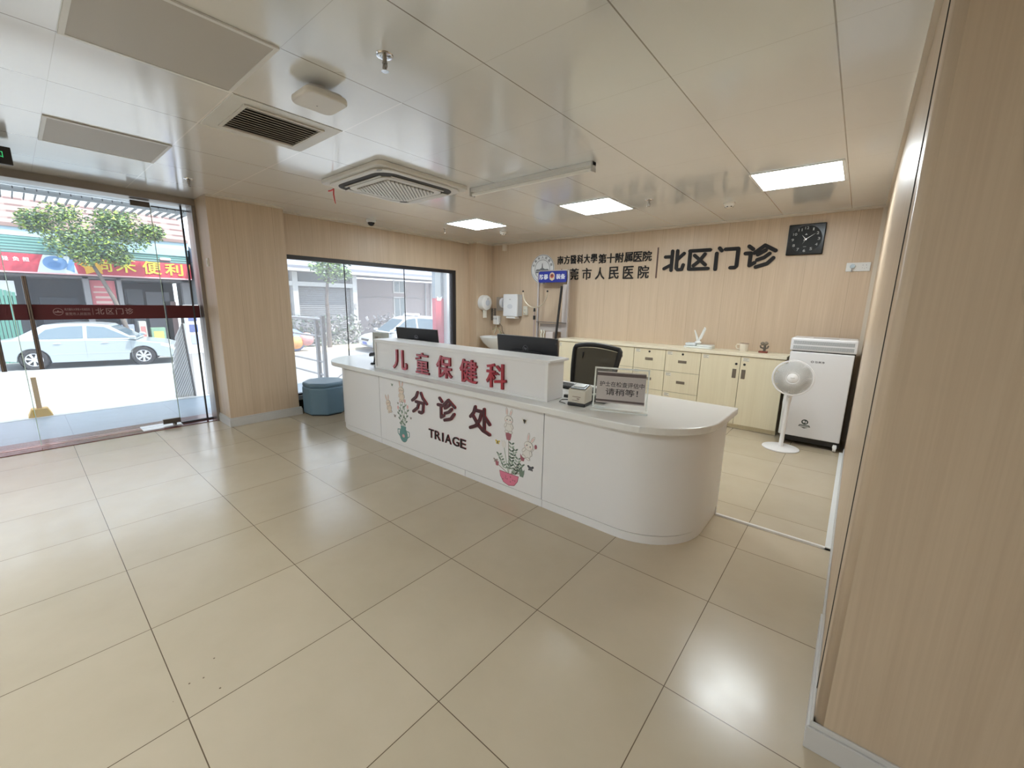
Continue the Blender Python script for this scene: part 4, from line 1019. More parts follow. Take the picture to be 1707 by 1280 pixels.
m = MB(); m.prism([(-.05, TOPZ-.075), (-.03, TOPZ-.045), (0, TOPZ-.035), (.03, TOPZ-.045), (.05, TOPZ-.075), (.045, TOPZ-.14), (0, TOPZ-.165), (-.045, TOPZ-.14)], 1, -.0455, -.042, 0)
m.prism(ellipse(0, TOPZ-.09, .032, .032), 1, -.048, -.0455, 1); m.prism(ellipse(0, TOPZ-.08, .018, .014), 1, -.050, -.048, 2)
m.build('badge', [mat('badge_gold', (.62, .50, .36), .4), mat('badge_red', (.40, .06, .04), .4), mat('badge_dark', (.10, .06, .05), .4)], bd)
# fork
t = thing('riot_fork', 'long steel catching fork with a half-ring head leaning in the rack', 'fork', (-1.905, 5.26, 0))
m = MB(); cz = 1.60
m.tube([(-.245*math.cos(a), 0, cz-.245*math.sin(a)) for a in [PI*k/20 for k in range(21)]], .0095, 8)
m.build('half_ring', mat('fork_steel', (.72, .66, .54), .3, .7), t)
for sx in (-1, 1): MB().sphere((sx*.245, 0, cz+.012), .016, 12).build('tip', BLACK, t)
m = MB(); m.cyl((0, 0, .06), (.002, 0, 1.24), .014); m.cyl((.002, 0, 1.24), (0, 0, 1.33), .009); m.build('shaft', mat('fork_shaft', (.48, .38, .36), .35, .5), t)
m = MB(); m.cyl((0, 0, 1.29), (0, 0, 1.345), .02, .014); m.cyl((.001, 0, 1.16), (.001, 0, 1.225), .021); m.build('grip', BLACK, t)
m = MB(); m.tube([(-1.475, 5.25, .06), (-1.462, 5.25, .9), (-1.40, 5.27, 1.69)], .019, 12); m.build('baton', mat('baton_black', (.015, .013, .013), .5), label='long black pole leaning upright in the right half of the rack', cat='pole')
t = thing('restraint_clamp', 'pair of cream plastic clamps hanging behind the desk monitor', 'clamp', (-1.78, 5.30, .84))
for dx in (0, .055): MB().tube([(dx, 0, 0), (dx-.008, 0, .09), (dx+.006, 0, .12), (dx-.01, 0, .16)], .011, 8).build('jaw', mat('clamp_cream', (.78, .77, .68), .4), t)
t = thing('helmet_box', 'pale grey-pink box standing in the lower part of the rack', 'box', (-1.60, 5.32, .05)); MB().box(-.07, .07, -.06, .06, 0, .93).build('box_body', mat('box_mauve', (.55, .49, .47), .5), t, bevel=.01)

# ================================================================== BACK WALL SIGN, CLOCK, SOCKET
YW = -5.5
t = thing('hospital_emblem', 'round white hospital emblem on the back wall, partly behind the rack', 'emblem', (-1.935, 5.5, 1.74))
m = MB(); m.prism(ellipse(0, .235, .232, .235, 0, 48), 1, -.018, 0); d_ = m.build('disc', mat('emblem_white', (.75, .76, .78), .3), t)
EG = mat('emblem_grey', (.16, .17, .18), .5)
def ring(m, cx, cz, r1, r0, y0, y1, mi=0, n=48, a0=0, a1=2*PI):
    for k in range(n):
        a, b_ = a0+(a1-a0)*k/n, a0+(a1-a0)*(k+1)/n
        m.prism([(cx+r1*math.cos(a), cz+r1*math.sin(a)), (cx+r1*math.cos(b_), cz+r1*math.sin(b_)), (cx+r0*math.cos(b_), cz+r0*math.sin(b_)), (cx+r0*math.cos(a), cz+r0*math.sin(a))], 1, y0, y1, mi)
m = MB(); ring(m, 0, .235, .228, .220, -.0195, -.018); ring(m, 0, .235, .152, .145, -.0195, -.018)
m.box(-.13, .13, -.0195, -.018, .175, .20); m.prism([(-.135, .205), (.135, .205), (.115, .235), (.05, .235), (.03, .25), (-.03, .25), (-.05, .235), (-.115, .235)], 1, -.0195, -.018)
m.prism([(-.014, .25), (.014, .25), (.004, .33), (-.004, .33)], 1, -.0195, -.018)
for k in range(7):
    x_ = -.12+k*.04; m.box(x_-.004, x_+.004, -.0195, -.018, .135, .17)
m.build('building_motif', EG, d_)
m = MB()
for k, ch in enumerate('东莞市人民医院'):
    a = R(160-k*23.3); cx, cz = .187*math.cos(a), .235+.187*math.sin(a); st = len(m.v)
    text_mb(m, ch, -.021, .021, -.021, .021, .0015, FY, .018, .02)
    m.xf(Matrix.Translation((cx, 0, cz)) @ Matrix.Rotation(-(a-PI/2), 4, 'Y'), st)
ring(m, 0, .235, .200, .196, -.0195, -.018, 0, 24, R(200), R(340))
m.build('emblem_text', EG, d_)
def wall_chars(text, u0, u1, v0, v1, lab, name, off, gap, widths=None, slope=0, dep=.012, m_=None):
    t = thing(name, lab, 'lettering', ((u0+u1)/2, 5.5, v0))
    n = len(text); tot = sum(widths) if widths else n; cell = (u1-u0)/tot; u = u0
    for k, ch in enumerate(text):
        w_ = (widths[k] if widths else 1)*cell; sh = slope*(k/(n-1)) if n > 1 else 0
        m = MB(); text_mb(m, ch, u+w_*gap, u+w_*(1-gap), v0+sh, v1+sh, dep, FY, YW, off); u += w_
        m.build('character', m_ or SIGNK, t, True)
wall_chars('南方醫科大學', -1.655, -.935, 2.035, 2.165, 'upper line of black brush-style characters beside the emblem', 'wall_characters', .012, .06)
wall_chars('第十附属医院', -.925, -.105, 2.02, 2.155, 'upper line of black serif-style characters next to the upright bar', 'wall_characters', .014, .04)
wall_chars('东莞市人民医院', -1.665, -.10, 1.79, 1.965, 'lower spaced-out line of black characters naming the hospital', 'wall_characters', .01, .15)
MB().box(-.036, -.022, 5.488, 5.5, 1.79, 2.19).build('divider_bar', mat('bar_brown', (.10, .045, .04), .4), label='thin dark upright bar dividing the two groups of wall characters', cat='bar')
t = thing('wall_characters', 'four big bold black rounded characters on the back wall', 'lettering', (.71, 5.5, 1.85))
for c, u0, u1 in (('bei', .050, .345), ('qu', .350, .660), ('men', .675, .985), ('zhen', 1.010, 1.365)):
    m = MB(); stroke_mb(m, STR[c], u0+.022, u1-.022, 1.880, 2.130, .042, .014, FY, YW); m.build('character', SIGNK, t, True)
# clock
t = thing('wall_clock', 'square black wall clock with round dial and white numerals', 'clock', (1.609, 5.5, 2.0))
MB().box(-.168, .168, -.035, 0, 0, .325).build('case', mat('clock_black', (.006, .005, .005), .2, spec=.3), t, bevel=.008)
dl = MB().prism(ellipse(0, .1625, .145, .145, 0, 48), 1, -.0375, -.035).build('dial', mat('clock_dial', (.014, .016, .017), .5, spec=.3), t)
CN = mat('clock_numeral', (.42, .43, .43), .4)
m = MB()
for k in range(1, 13):
    a = PI/2-2*PI*k/12; cx, cz = .118*math.cos(a), .1625+.118*math.sin(a); w_ = .011 if k < 10 else .018
    if k == 1: w_ = .006
    text_mb(m, str(k), cx-w_, cx+w_, cz-.014, cz+.014, .0012, FY, .0375, .008)
m.box(-.014, .014, -.0385, -.0375, .084, .087); m.prism([(-.012, .208), (.012, .208), (0, .226)], 1, -.0385, -.0375)
m.build('numerals', CN, dl)
def hand(name, ang, L, wd, y):
    a = PI/2-R(ang); d = Vector((math.cos(a), math.sin(a))); n = Vector((-d.y, d.x))*wd; c = Vector((0, .1625))
    m = MB(); m.prism([tuple(c-d*L*.2+n*.6), tuple(c+n), tuple(c+d*L), tuple(c-n), tuple(c-d*L*.2-n*.6)], 1, y-.0008, y); m.build(name, mat('clock_hand', (.75, .75, .75), .3), dl)
hand('hour_hand', 322, .062, .005, -.0395); hand('minute_hand', 56, .105, .004, -.041); hand('second_hand', 205, .055, .0018, -.042)
MB().lathe([(1e-4, .044), (.008, .043), (.009, .0375)], (0, 0, .1625), ax='y', n=16).build('hub', CHROME, dl)
# socket with plug
t = thing('wall_socket', 'white double wall socket with a plug in its left half, near the clock', 'socket', (2.095, 5.5, 1.81))
MB().box(-.098, .098, -.012, 0, 0, .088).build('plate', mat('socket_white', (.74, .75, .75), .3), t, bevel=.003)
m = MB()
for (x, z, w_, h_) in ((.035, .056, .004, .01), (.062, .056, .004, .01), (.033, .03, .003, .009), (.05, .022, .003, .009), (.067, .03, .003, .009)): m.box(x, x+w_, -.0128, -.0118, z, z+h_)
m.build('pin_holes', GREY, t)
m = MB(); m.cyl((-.045, -.012, .052), (-.045, -.045, .052), .024, .019, n=16); m.build('plug', mat('plug_blue', (.48, .58, .66), .3), t)
m = MB(); m.cyl((-.045, -.035, .03), (-.050, -.04, -.006), .006, n=8); m.build('plug_lead', GREY, t)
# switch on pier
t = thing('wall_switch', 'small white switch on the side of the pier by the entrance', 'switch', (-3.20, 1.2, 1.74))
MB().box(-.035, .035, -.010, 0, 0, .085).build('plate', mat('switch_ivory', (.70, .66, .58), .3), t, bevel=.002)
MB().box(-.012, .018, -.014, -.010, .02, .065).build('rocker', mat('rocker', (.60, .56, .50), .3), t, bevel=.001)
# ottoman
t = thing('ottoman', 'blue-grey octagonal leather stool by the window', 'stool', (-2.945, 2.225, 0))
LB = mat('ottoman_leather', (.125, .215, .295), .42, bump=.05, nscale=160)
def octo(r, c=.30): 
    return [(r*math.cos(R(22.5+45*k)), r*math.sin(R(22.5+45*k))) for k in range(8)]
m = MB(); n8 = octo(.262); m.prism(n8, 2, .012, .355); m.build('body', LB, t, bevel=.022, bseg=3)
m = MB(); m.prism(octo(.258), 2, .35, .41); m.build('cushion', LB, t, bevel=.028, bseg=4)
m = MB(); m.prism(octo(.235), 2, 0, .014); m.build('foot', BLACK, t)

# ================================================================== OUTSIDE
G0 = -.95
struct('ground', MB().box(-60, 20, -40, 60, G0-.2, G0), mat('street_concrete', (.235, .245, .25), .85, noise=.14, nscale=5))
struct('porch_floor', MB().box(-5.02, -3.45, YB, 3.05, G0, -.004), tiled('porch_tile', (.36, .44, .52), (.22, .28, .34), (0, 1), (.6, .9), .003, .35))
struct('porch_edge', MB().box(-5.12, -5.02, YB, 3.05, G0, .0), mat('edge_stone', (.75, .76, .75), .6))
struct('building_base', MB().box(-3.5, 20, YB, 20, G0, -.12), mat('base_concrete', (.4, .4, .4), .9))
struct('upper_facade', MB().box(-3.66, 20, YB-2, 20, H+.25, 6.5), mat('facade_render', (.62, .60, .56), .8))
struct('outer_wall', MB().box(-3.6, -3.4, 5.08, 20, G0, H+.25), mat('facade_render', (.62, .60, .56), .8))
struct('porch_pier', MB().box(-4.25, -3.62, 1.36, 1.93, -.01, 2.7), mat('pier_white', (.62, .63, .62), .5))
# canopy
struct('porch_soffit', MB().box(-5.85, -3.62, -9, 1.8, 2.70, 2.80), mat('soffit_white', (.75, .77, .78), .5))
t = thing('porch_canopy', 'translucent ribbed canopy edge beyond the entrance door', 'canopy', (-6.3, 0, 2.68))
MB().box(-.45, .42, -6, 1.8, .02, .03).build('sheet', glass('canopy_sheet', .75, f=.02, hazecol=(.86, .90, .92)), t)
CR = mat('canopy_rib', (.10, .11, .12), .5)
for k in range(-26, 19): MB().box(-.45, .42, k*.0975-.006, k*.0975+.006, -.012, .018).build('rib', CR, t)
MB().box(.36, .42, -6, 1.8, -.04, .02).build('beam', mat('canopy_beam', (.50, .53, .54), .5), t)
# bollard
t = thing('parking_bollard', 'yellow parking post with a flared base on the porch edge', 'bollard', (-5.16, -.155, .0))
YB_ = mat('bollard_yellow', (.72, .42, .03), .45)
m = MB(); v = [(-.10, -.10, 0), (.10, -.10, 0), (.10, .10, 0), (-.10, .10, 0), (-.065, -.065, .09), (.065, -.065, .09), (.065, .065, .09), (-.065, .065, .09)]
m.add(v, [(3, 2, 1, 0), (4, 5, 6, 7), (0, 1, 5, 4), (1, 2, 6, 5), (2, 3, 7, 6), (3, 0, 4, 7)]); m.build('base', YB_, t, bevel=.006)
MB().box(-.022, .022, -.022, .022, .085, .46).build('post', mat('bollard_ochre', (.60, .33, .06), .5), t, bevel=.004)
# slatted rail panel at the end of the porch
t = thing('slatted_panel', 'tapered white panel of diagonal slats beside the porch edge', 'railing', (-5.15, 1.24, 0))
PTS = [(1.125, 0), (1.335, 0), (1.295, 1.03), (1.255, .95), (1.20, .62), (1.13, .3)]
MB().prism(PTS, 0, -5.165, -5.145).build('backing', mat('slat_shadow', (.60, .56, .53), .7), t, True)
SLW = mat('slat_white', (.90, .89, .87), .5)
m = MB()
def clipseg(p, q, poly):
    t0, t1 = 0., 1.; n = len(poly)
    d = (q[0]-p[0], q[1]-p[1])
    for i in range(n):
        a, b_ = poly[i], poly[(i+1) % n]; nx, nz = -(b_[1]-a[1]), b_[0]-a[0]
        num = (p[0]-a[0])*nx+(p[1]-a[1])*nz; den = d[0]*nx+d[1]*nz
        if abs(den) < 1e-9:
            if num < 0: return None
            continue
        tt = -num/den
        if den > 0: t0 = max(t0, tt)
        else: t1 = min(t1, tt)
    return None if t0 >= t1 else ((p[0]+d[0]*t0, p[1]+d[1]*t0), (p[0]+d[0]*t1, p[1]+d[1]*t1))
hullp = [(1.125, 0), (1.335, 0), (1.295, 1.03), (1.2, .8), (1.125, .35)]
for k in range(26):
    z = -.55+k*.06; s_ = clipseg((1.10, z), (1.36, z+.55), hullp)
    if s_:
        (a, b_), (c, d) = s_; m.prism([(a, b_), (a, b_+.042), (c, d+.042), (c, d)], 0, -5.145, -5.125)
m.build('slats', SLW, t, True)
MB().tube([(-5.13, 1.345, 0), (-5.13, 1.305, 1.05)], .014, 8).build('post', mat('post_dark', (.16, .14, .13), .5), t, True)
# stainless rail outside the window
t = thing('stainless_railing', 'stainless steel stair railing outside the wide window', 'railing', (-6.2, 3.0, 0))
SS = mat('stainless', (.36, .36, .36), .35, .8)
for z, r_ in ((1.10, .024), (.82, .017), (.40, .017), (.18, .017)): MB().cyl((-8.2, 3.0, z), (-4.50, 3.0, z), r_).build('rail', SS, t, True)
for x in (-4.50, -4.72): MB().box(x-.03, x+.03, 2.975, 3.025, 0, 1.16 if x > -4.6 else 1.08).build('post', SS, t, True)
for x in (-6.2, -8.2): MB().box(x-.02, x+.02, 2.98, 3.02, G0, 1.08).build('post', SS, t, True)

# ---- sedan
def sedan(name, label, cat, loc, rz, paint, L=4.45, W=1.74, Hh=1.44, suv=False):
    t = thing(name, label, cat, loc, rz)
    GLS = mat('car_glass', (.10, .15, .19), .08, spec=.8); TY = mat('tyre', (.02, .02, .022), .8); RIM = mat('rim_silver', (.62, .64, .68), .3, .6); BK = mat('wheel_arch_black', (.012, .012, .014), .8)
    fx, rx = L*.295, -L*.295; wr = .315
    # lower body side profile (x, z)
    def archpts(cx, r_, n=10): return [(cx+r_*math.cos(PI*k/n), .30+r_*math.sin(PI*k/n)) for k in range(n+1)]
    lower = [(-L/2+.06, .32), (-L/2, .48), (-L/2+.01, .80), (-L/2+.10, .93)]
    belt = .93
    lower += [(-L/2+.55, .97), (-.9, .94), (.75, .90), (1.2, .86), (L/2-.35, .76), (L/2-.10, .66), (L/2, .50), (L/2-.02, .34), (L/2-.12, .22)]
    lower += archpts(fx, .37)[:1] + archpts(fx, .37) + [(fx-.38, .20), (rx+.38, .20)] + archpts(rx, .37) + [(rx-.38, .26)]
    secs = ((-W/2, .02), (-W/2+.07, 0), (0, 0), (W/2-.07, 0), (W/2, .02))
    # loft: shrink slightly at the outer sides
    m = MB(); n = len(lower); ys = [-W/2, -W/2+.05, -W/2+.16, W/2-.16, W/2-.05, W/2]; shr = [.965, .99, 1, 1, .99, .965]
    vs = []
    for y, q in zip(ys, shr):
        for (x, z) in lower: vs.append((x*q if abs(x) > L*.42 else x, y, z if z < .6 else .6+(z-.6)*(1 if q == 1 else (.93 if q < .97 else .985))))
    fs = []
    for k in range(len(ys)-1):
        for i in range(n):
            j = (i+1) % n; fs.append((k*n+i, k*n+j, (k+1)*n+j, (k+1)*n+i))
    m.add(vs, fs, 0, False); m.f += [tuple(range(n))[::-1], tuple(range((len(ys)-1)*n, len(ys)*n))]; m.mi += [0, 0]; m.sm += [False, False]
    body = m.build('body', paint, t, recalc=True, bevel=.02)
    # greenhouse
    r0, r1 = -L*.40, L*.22
    top = [(-1.05, Hh-.04), (-.55, Hh), (.05, Hh), (.45, Hh-.05)]
    if suv: r0, r1 = -L*.46, L*.26; top = [(-1.75, Hh-.06), (-1.2, Hh), (.1, Hh), (.45, Hh-.05)]
    prof = [(r0, .94)] + top + [(r1+.22, .88)]
    m = MB(); n = len(prof); yb, yt = W/2-.045, W/2-.24; vs = []
    for sg in (-1, 1):
        for (x, z) in prof:
            f_ = (z-.9)/(Hh-.9); vs.append((x, sg*(yb+(yt-yb)*max(0, f_)), z))
    m.add(vs, [tuple(range(n))[::-1], tuple(range(n, 2*n))]+[(i, (i+1) % n, n+(i+1) % n, n+i) for i in range(n)]); m.build('cabin', paint, t, recalc=True, bevel=.03, bseg=3)
    # windows
    def sidept(x, z, sg, o=.008):
        f_ = (z-.9)/(Hh-.9); return (x, sg*(yb+(yt-yb)*f_+o), z)
    zt, zb = Hh-.10, .965
    wins = [[(r0+.50, zb), (-.14, zb), (-.14, zt+.02), (-.62, zt), (top[0][0]+.06, zt-.09)], [(-.04, zb), (r1+.02, zb), (.55, zt-.12), (.38, zt-.02), (-.04, zt+.02)]]
    for sg in (-1, 1):
        for wp in wins:
            m = MB(); a = [sidept(x, z, sg) for x, z in wp]; b_ = [sidept(x, z, sg, -.01) for x, z in wp]; k = len(wp)
            m.add(a+b_, [tuple(range(k)), tuple(range(k, 2*k))[::-1]]+[(i, (i+1) % k, k+(i+1) % k, k+i) for i in range(k)]); m.build('side_window', GLS, t, recalc=True)
        for (x, z0, z1) in ((-.09, .30, .93), (r1+.05, .30, .86)):
            m = MB(); m.box(x-.004, x+.004, sg*(W/2)-.004, sg*(W/2)+.0035, z0, z1); m.build('door_seam', mat('seam_grey', (.25, .28, .30), .6), t)
        MB().box(-.95, 1.0, sg*(W/2)-.002, sg*(W/2)+.010, .44, .475).build('side_moulding', paint, t, bevel=.004)
        for x in (-.82, .30): MB().box(x, x+.16, sg*(W/2-.01), sg*(W/2+.022), .80, .825).build('door_handle', mat('handle_bright', (.7, .72, .74), .25, .4), t, bevel=.006)
        m = MB(); m.prism([(r1+.02, .93), (r1+.24, .92), (r1+.20, 1.03), (r1+.05, 1.04)], 1, *sorted((sg*(W/2-.02), sg*(W/2+.13)))); m.build('door_mirror', paint, t, bevel=.03)
        m = MB(); m.prism([(L/2-.42, .66), (L/2-.12, .55), (L/2-.10, .63), (L/2-.38, .76)], 1, *sorted((sg*(W/2-.16), sg*(W/2+.004)))); m.build('headlamp', mat('headlamp', (.75, .80, .82), .1, .2), t, bevel=.01)
        m = MB(); m.box(-L/2-.004, -L/2+.20, sg*(W/2-.22), sg*(W/2-.012), .68, .82); m.build('tail_lamp', mat('tail_red', (.50, .03, .03), .2), t, bevel=.01)
    for (a, b_, nm) in ((prof[-2], prof[-1], 'windscreen'), (prof[1], prof[0], 'rear_window')):
        m = MB(); a, b_ = Vector(a), Vector(b_); p, q = a+(b_-a)*.12, a+(b_-a)*.92; d = (b_-a).normalized(); nrm = Vector((abs(d.y), d.x*(-1 if d.y < 0 else 1)))
        nrm = Vector((-d.y, d.x)); nrm = nrm if nrm.y > 0 else -nrm
        wa, wb = yt-.04, yb-.07
        vs = [(p.x+nrm.x*.006, -wa, p.y+nrm.y*.006), (p.x+nrm.x*.006, wa, p.y+nrm.y*.006), (q.x+nrm.x*.006, wb, q.y+nrm.y*.006), (q.x+nrm.x*.006, -wb, q.y+nrm.y*.006)]
        m.add(vs+[(v[0]-nrm.x*.012, v[1], v[2]-nrm.y*.012) for v in vs], [(0, 1, 2, 3), (7, 6, 5, 4), (0, 1, 5, 4), (1, 2, 6, 5), (2, 3, 7, 6), (3, 0, 4, 7)]); m.build(nm, GLS, t, recalc=True)
    # wheels
    for x in (fx, rx):
        for sg in (-1, 1):
            y = sg*(W/2-.10)
            m = MB(); m.lathe([(.20, -.09), (wr-.02, -.095), (wr, -.07), (wr, .07), (wr-.02, .095), (.20, .09)], (x, y, wr), ax='y', n=36); wh = m.build('wheel', TY, t)
            m = MB(); m.lathe([(1e-4, .06), (.19, .055), (.205, .09), (.21, .09)] if sg < 0 else [(1e-4, -.06), (.19, -.055), (.205, -.09), (.21, -.09)], (x, y, wr), ax='y', n=32); m.build('hub_disc', BK, wh)
            m = MB()
            yo = y+sg*.085
            for k in range(7):
                a = 2*PI*k/7+.2; c0, s0 = math.cos(a), math.sin(a)
                m.prism([(x+.05*c0-.022*s0, wr+.05*s0+.022*c0), (x+.05*c0+.022*s0, wr+.05*s0-.022*c0), (x+.195*c0+.034*s0, wr+.195*s0-.034*c0), (x+.195*c0-.034*s0, wr+.195*s0+.034*c0)], 1, *sorted((yo, yo-sg*.02)))
            m.lathe([(.185, 0), (.205, 0), (.205, .02), (.185, .02), (.185, 0)], (x, yo+(.01 if sg > 0 else .01), wr), ax='y', n=32); m.cyl((x, yo-.01, wr), (x, yo+.01, wr), .055, n=20)
            m.build('rim', RIM, wh)
            MB().lathe([(wr+.045, -.09), (wr+.045, .02)], (x, sg*(W/2-.09), wr), ax='y', n=28).build('wheel_arch', BK, t)
    m = MB(); m.box(-L/2-.01, -L/2+.02, -.26, .26, .52, .66); m.box(L/2-.03, L/2+.008, -.24, .24, .34, .46); m.build('number_plate', mat('plate_blue', (.06, .12, .5), .4), t)
    MB().box(L/2-.10, L/2-.005, -.42, .42, .48, .60).build('front_grille', mat('grille_black', (.03, .03, .03), .5), t, bevel=.01)
    return t
CARP = mat('car_silver', (.36, .42, .45), .3, .2, coat=.5)
sedan('sedan_car', 'silver saloon car parked on the far side of the street', 'car', (-18.14, 1.52, G0), math.atan2(2.52, .75), CARP)
pc = sedan('police_car', 'white patrol car with a roof light bar seen through the wide window', 'car', (-15.1, 12.4, G0), R(-100), mat('patrol_white', (.50, .53, .56), .3, coat=.4), L=4.5, W=1.8, Hh=1.62, suv=True)
m = MB(); m.box(-.35, -.10, -.60, .60, 1.66, 1.76); m.build('light_bar', mat('light_bar_white', (.80, .80, .84), .3), pc, bevel=.03)
m = MB(); m.box(-.28, -.16, -.5, -.4, 1.60, 1.68); m.box(-.28, -.16, .4, .5, 1.60, 1.68); m.build('bar_mount', GREY, pc)

# ---- trees
def tree(name, label, base, trunk, crown, n, leafcols, leaf=.16, r=.09):
    t = thing(name, label, 'tree', base, group=None)
    m = MB(); m.tube([tuple(p) for p in trunk], [r*(1-.5*k/(len(trunk)-1)) for k in range(len(trunk))], 10)
    tip = Vector(trunk[-1])
    rnd = random.Random(11)
    for (c, rad) in crown[:5]:
        m.tube([tuple(tip), tuple((tip+Vector(c))/2+Vector((0, 0, -.1))), tuple(c)], [.04, .025, .01], 6)
    m.build('trunk', mat('bark', (.14, .12, .105), .9, noise=.25, nscale=12), t)
    for ci, col in enumerate(leafcols):
        m = MB()
        for k in range(n//len(leafcols)):
            c, rad = rnd.choice(crown); d = Vector((rnd.gauss(0, 1), rnd.gauss(0, 1), rnd.gauss(0, .8))); d = d.normalized()*rad*(rnd.random()**.45)
            p = Vector(c)+d; a = Vector((rnd.uniform(-1, 1), rnd.uniform(-1, 1), rnd.uniform(-.6, .3))).normalized(); b_ = a.orthogonal().normalized(); q = rnd.uniform(.6, 1.2)*leaf
            b_ = (Matrix.Rotation(rnd.uniform(0, 6.28), 3, a) @ b_)
            m.add([p, p+a*q*.5+b_*q*.22, p+a*q, p+a*q*.5-b_*q*.22], [(0, 1, 2, 3)])
        m.build('foliage', mat('leaf_%d' % ci if name == 'street_tree' else 'leaf_b%d' % ci, col, .5), t)
    return t
tree('street_tree', 'leafy street tree in front of the green shop awning', (-18.9, 2.5, G0),
     [(0, 0, 0), (0, -.02, 1.0), (0, -.25, 2.2), (0, -.55, 3.1), (0, -.7, 3.5)],
     [((.1, -1.2, 4.2), .65), ((.2, -.4, 4.3), .60), ((.1, -1.9, 4.7), .40), ((0, .5, 4.55), .55), ((.2, -.8, 3.75), .42), ((.15, 0, 3.75), .38), ((0, -1.2, 5.0), .6), ((0, .2, 5.1), .6), ((0, 1.1, 4.75), .35), ((.2, -.1, 4.9), .5)],
     11000, [(.10, .17, .09), (.15, .25, .10), (.22, .32, .12), (.05, .09, .07), (.30, .42, .06)], .125)
tree('pavement_tree', 'hazy thin tree before the white-framed building seen through the window', (-17.3, 9.40, G0),
     [(0, 0, 0), (0, .02, 1.2), (0, 0, 2.4), (0, .1, 3.2)],
     [((0, .2, 3.6), .55), ((0, -.3, 3.9), .45), ((0, .6, 4.0), .5), ((0, .3, 4.3), .6), ((0, .9, 3.6), .35)], 1200, [(.10, .17, .12), (.26, .40, .14)], .2, .12)

# ---- shop across the street
t = thing('convenience_shop', 'long shop across the street with red sign board and tiled roof', 'building', (-22, -2, G0))
SW = mat('shop_wall', (.42, .42, .42), .8)
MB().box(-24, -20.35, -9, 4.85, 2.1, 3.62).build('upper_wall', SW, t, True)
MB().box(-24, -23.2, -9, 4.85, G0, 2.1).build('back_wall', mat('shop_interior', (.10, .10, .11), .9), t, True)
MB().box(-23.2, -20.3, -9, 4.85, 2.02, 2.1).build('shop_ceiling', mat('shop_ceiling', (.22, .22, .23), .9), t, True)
# roof
RT = mat('roof_tile_pink', (.56, .34, .31), .7); tt = NT(RT); g_, p_ = tt.pos(); bb = RT.node_tree.nodes['Principled BSDF']
rowl = tt.line(p_[0], 0, .30, .045); cx_ = tt.line(p_[1], 0, .62, .10)
tt.l(tt.mix(tt.math('MULTIPLY', rowl, tt.math('SUBTRACT', 1, tt.math('MULTIPLY', cx_, .6))), lin((.27, .19, .175)), lin((.11, .062, .06))), bb.inputs['Base Color'])
m = MB(); m.prism([(-19.9, 3.62), (-19.9, 3.74), (-24.0, 7.2), (-24.0, 3.62)], 1, -9, 4.9); m.build('roof', RT, t, True)
MB().box(-20.35, -19.95, -9, 4.9, 3.34, 3.64).build('eave_board', mat('eave_blue', (.42, .58, .68), .5), t, True)
AW = mat('awning_teal', (.10, .25, .24), .5)
m = MB()
for k in range(6): m.cyl((-20.05, -9, 2.80+k*.095), (-20.05, 4.85, 2.80+k*.095), .10, n=20)
m.build('rolled_awning', AW, t, True)
MB().box(-20.1, -19.93, 2.7, 4.85, 3.08, 3.36).build('awning_strip', mat('awning_pale', (.38, .62, .72), .5), t, True)
MB().box(-20.02, -19.86, 3.9, 4.25, 2.86, 2.96).build('lamp', WHITE, t, True, bevel=.03)
sb = MB().box(-20.15, -19.80, -9, 4.85, 2.12, 2.76).build('sign_board', mat('board_red', (.52, .06, .09), .5), t, True)
MB().box(-19.80, -19.78, -9, 4.85, 2.12, 2.165).build('sign_rim', mat('rim_pink', (.80, .50, .52), .5), sb, True)
YC = mat('char_yellow', (.80, .72, .08), .5)
for ch, u0, u1, v0, v1 in (('尚', 2.02, 2.42, 2.29, 2.78), ('禾', 2.52, 3.12, 2.29, 2.78), ('便', 3.30, 3.88, 2.28, 2.78), ('利', 4.0, 4.58, 2.27, 2.74), ('店', 4.70, 5.2, 2.27, 2.74)):
    if ch == '店': m = MB(); m.prism([(4.74, 2.27), (4.78, 2.27), (4.83, 2.72), (4.79, 2.72)], 0, -19.80, -19.77)
    else: m = MB(); text_mb(m, ch, u0, u1, v0, v1, .03, FX, -19.80, .012)
    m.build('sign_character', YC, sb, True)
for ch, u0 in (('轻', -.22), ('负', .02), ('担', .24)):
    m = MB(); text_mb(m, ch, u0, u0+.15, 2.50, 2.64, .01, FX, -19.80, .02); m.build('sign_character', WHITE, sb, True)
m = MB(); text_mb(m, '大瓶', -.2, .10, 2.70, 2.76, .005, FX, -19.80); m = MB()
m.prism([(.52, 2.165), (1.50, 2.165), (1.44, 2.5), (1.5, 2.76), (.72, 2.76), (.62, 2.5)], 0, -19.80, -19.795, 0)
m.prism(ellipse(.98, 2.50, .30, .24, 0, 28), 0, -19.795, -19.785, 1); m.prism([(1.22, 2.30), (1.42, 2.2), (1.46, 2.72), (1.36, 2.74)], 0, -19.795, -19.788, 1)
m.prism(ellipse(.95, 2.44, .17, .11, .1, 20), 0, -19.785, -19.78, 2); m.prism(ellipse(1.0, 2.62, .06, .04, 0, 16), 0, -19.785, -19.78, 0)
m.build('printed_picture', [mat('print_pale', (.66, .76, .78), .5), mat('print_blue', (.16, .32, .60), .4), mat('print_blue2', (.10, .24, .50), .4)], sb, True)
m = MB(); sp_ = []
for k in range(10):
    a = PI/2+2*PI*k/10+.1; r_ = .36 if k % 2 == 0 else .22; sp_.append((1.90+r_*math.cos(a)*1.05, 2.46+r_*math.sin(a)*.95))
m.prism(sp_, 0, -19.80, -19.76); m.build('star_ornament', mat('star_orange', (.80, .45, .05), .5), sb, True)
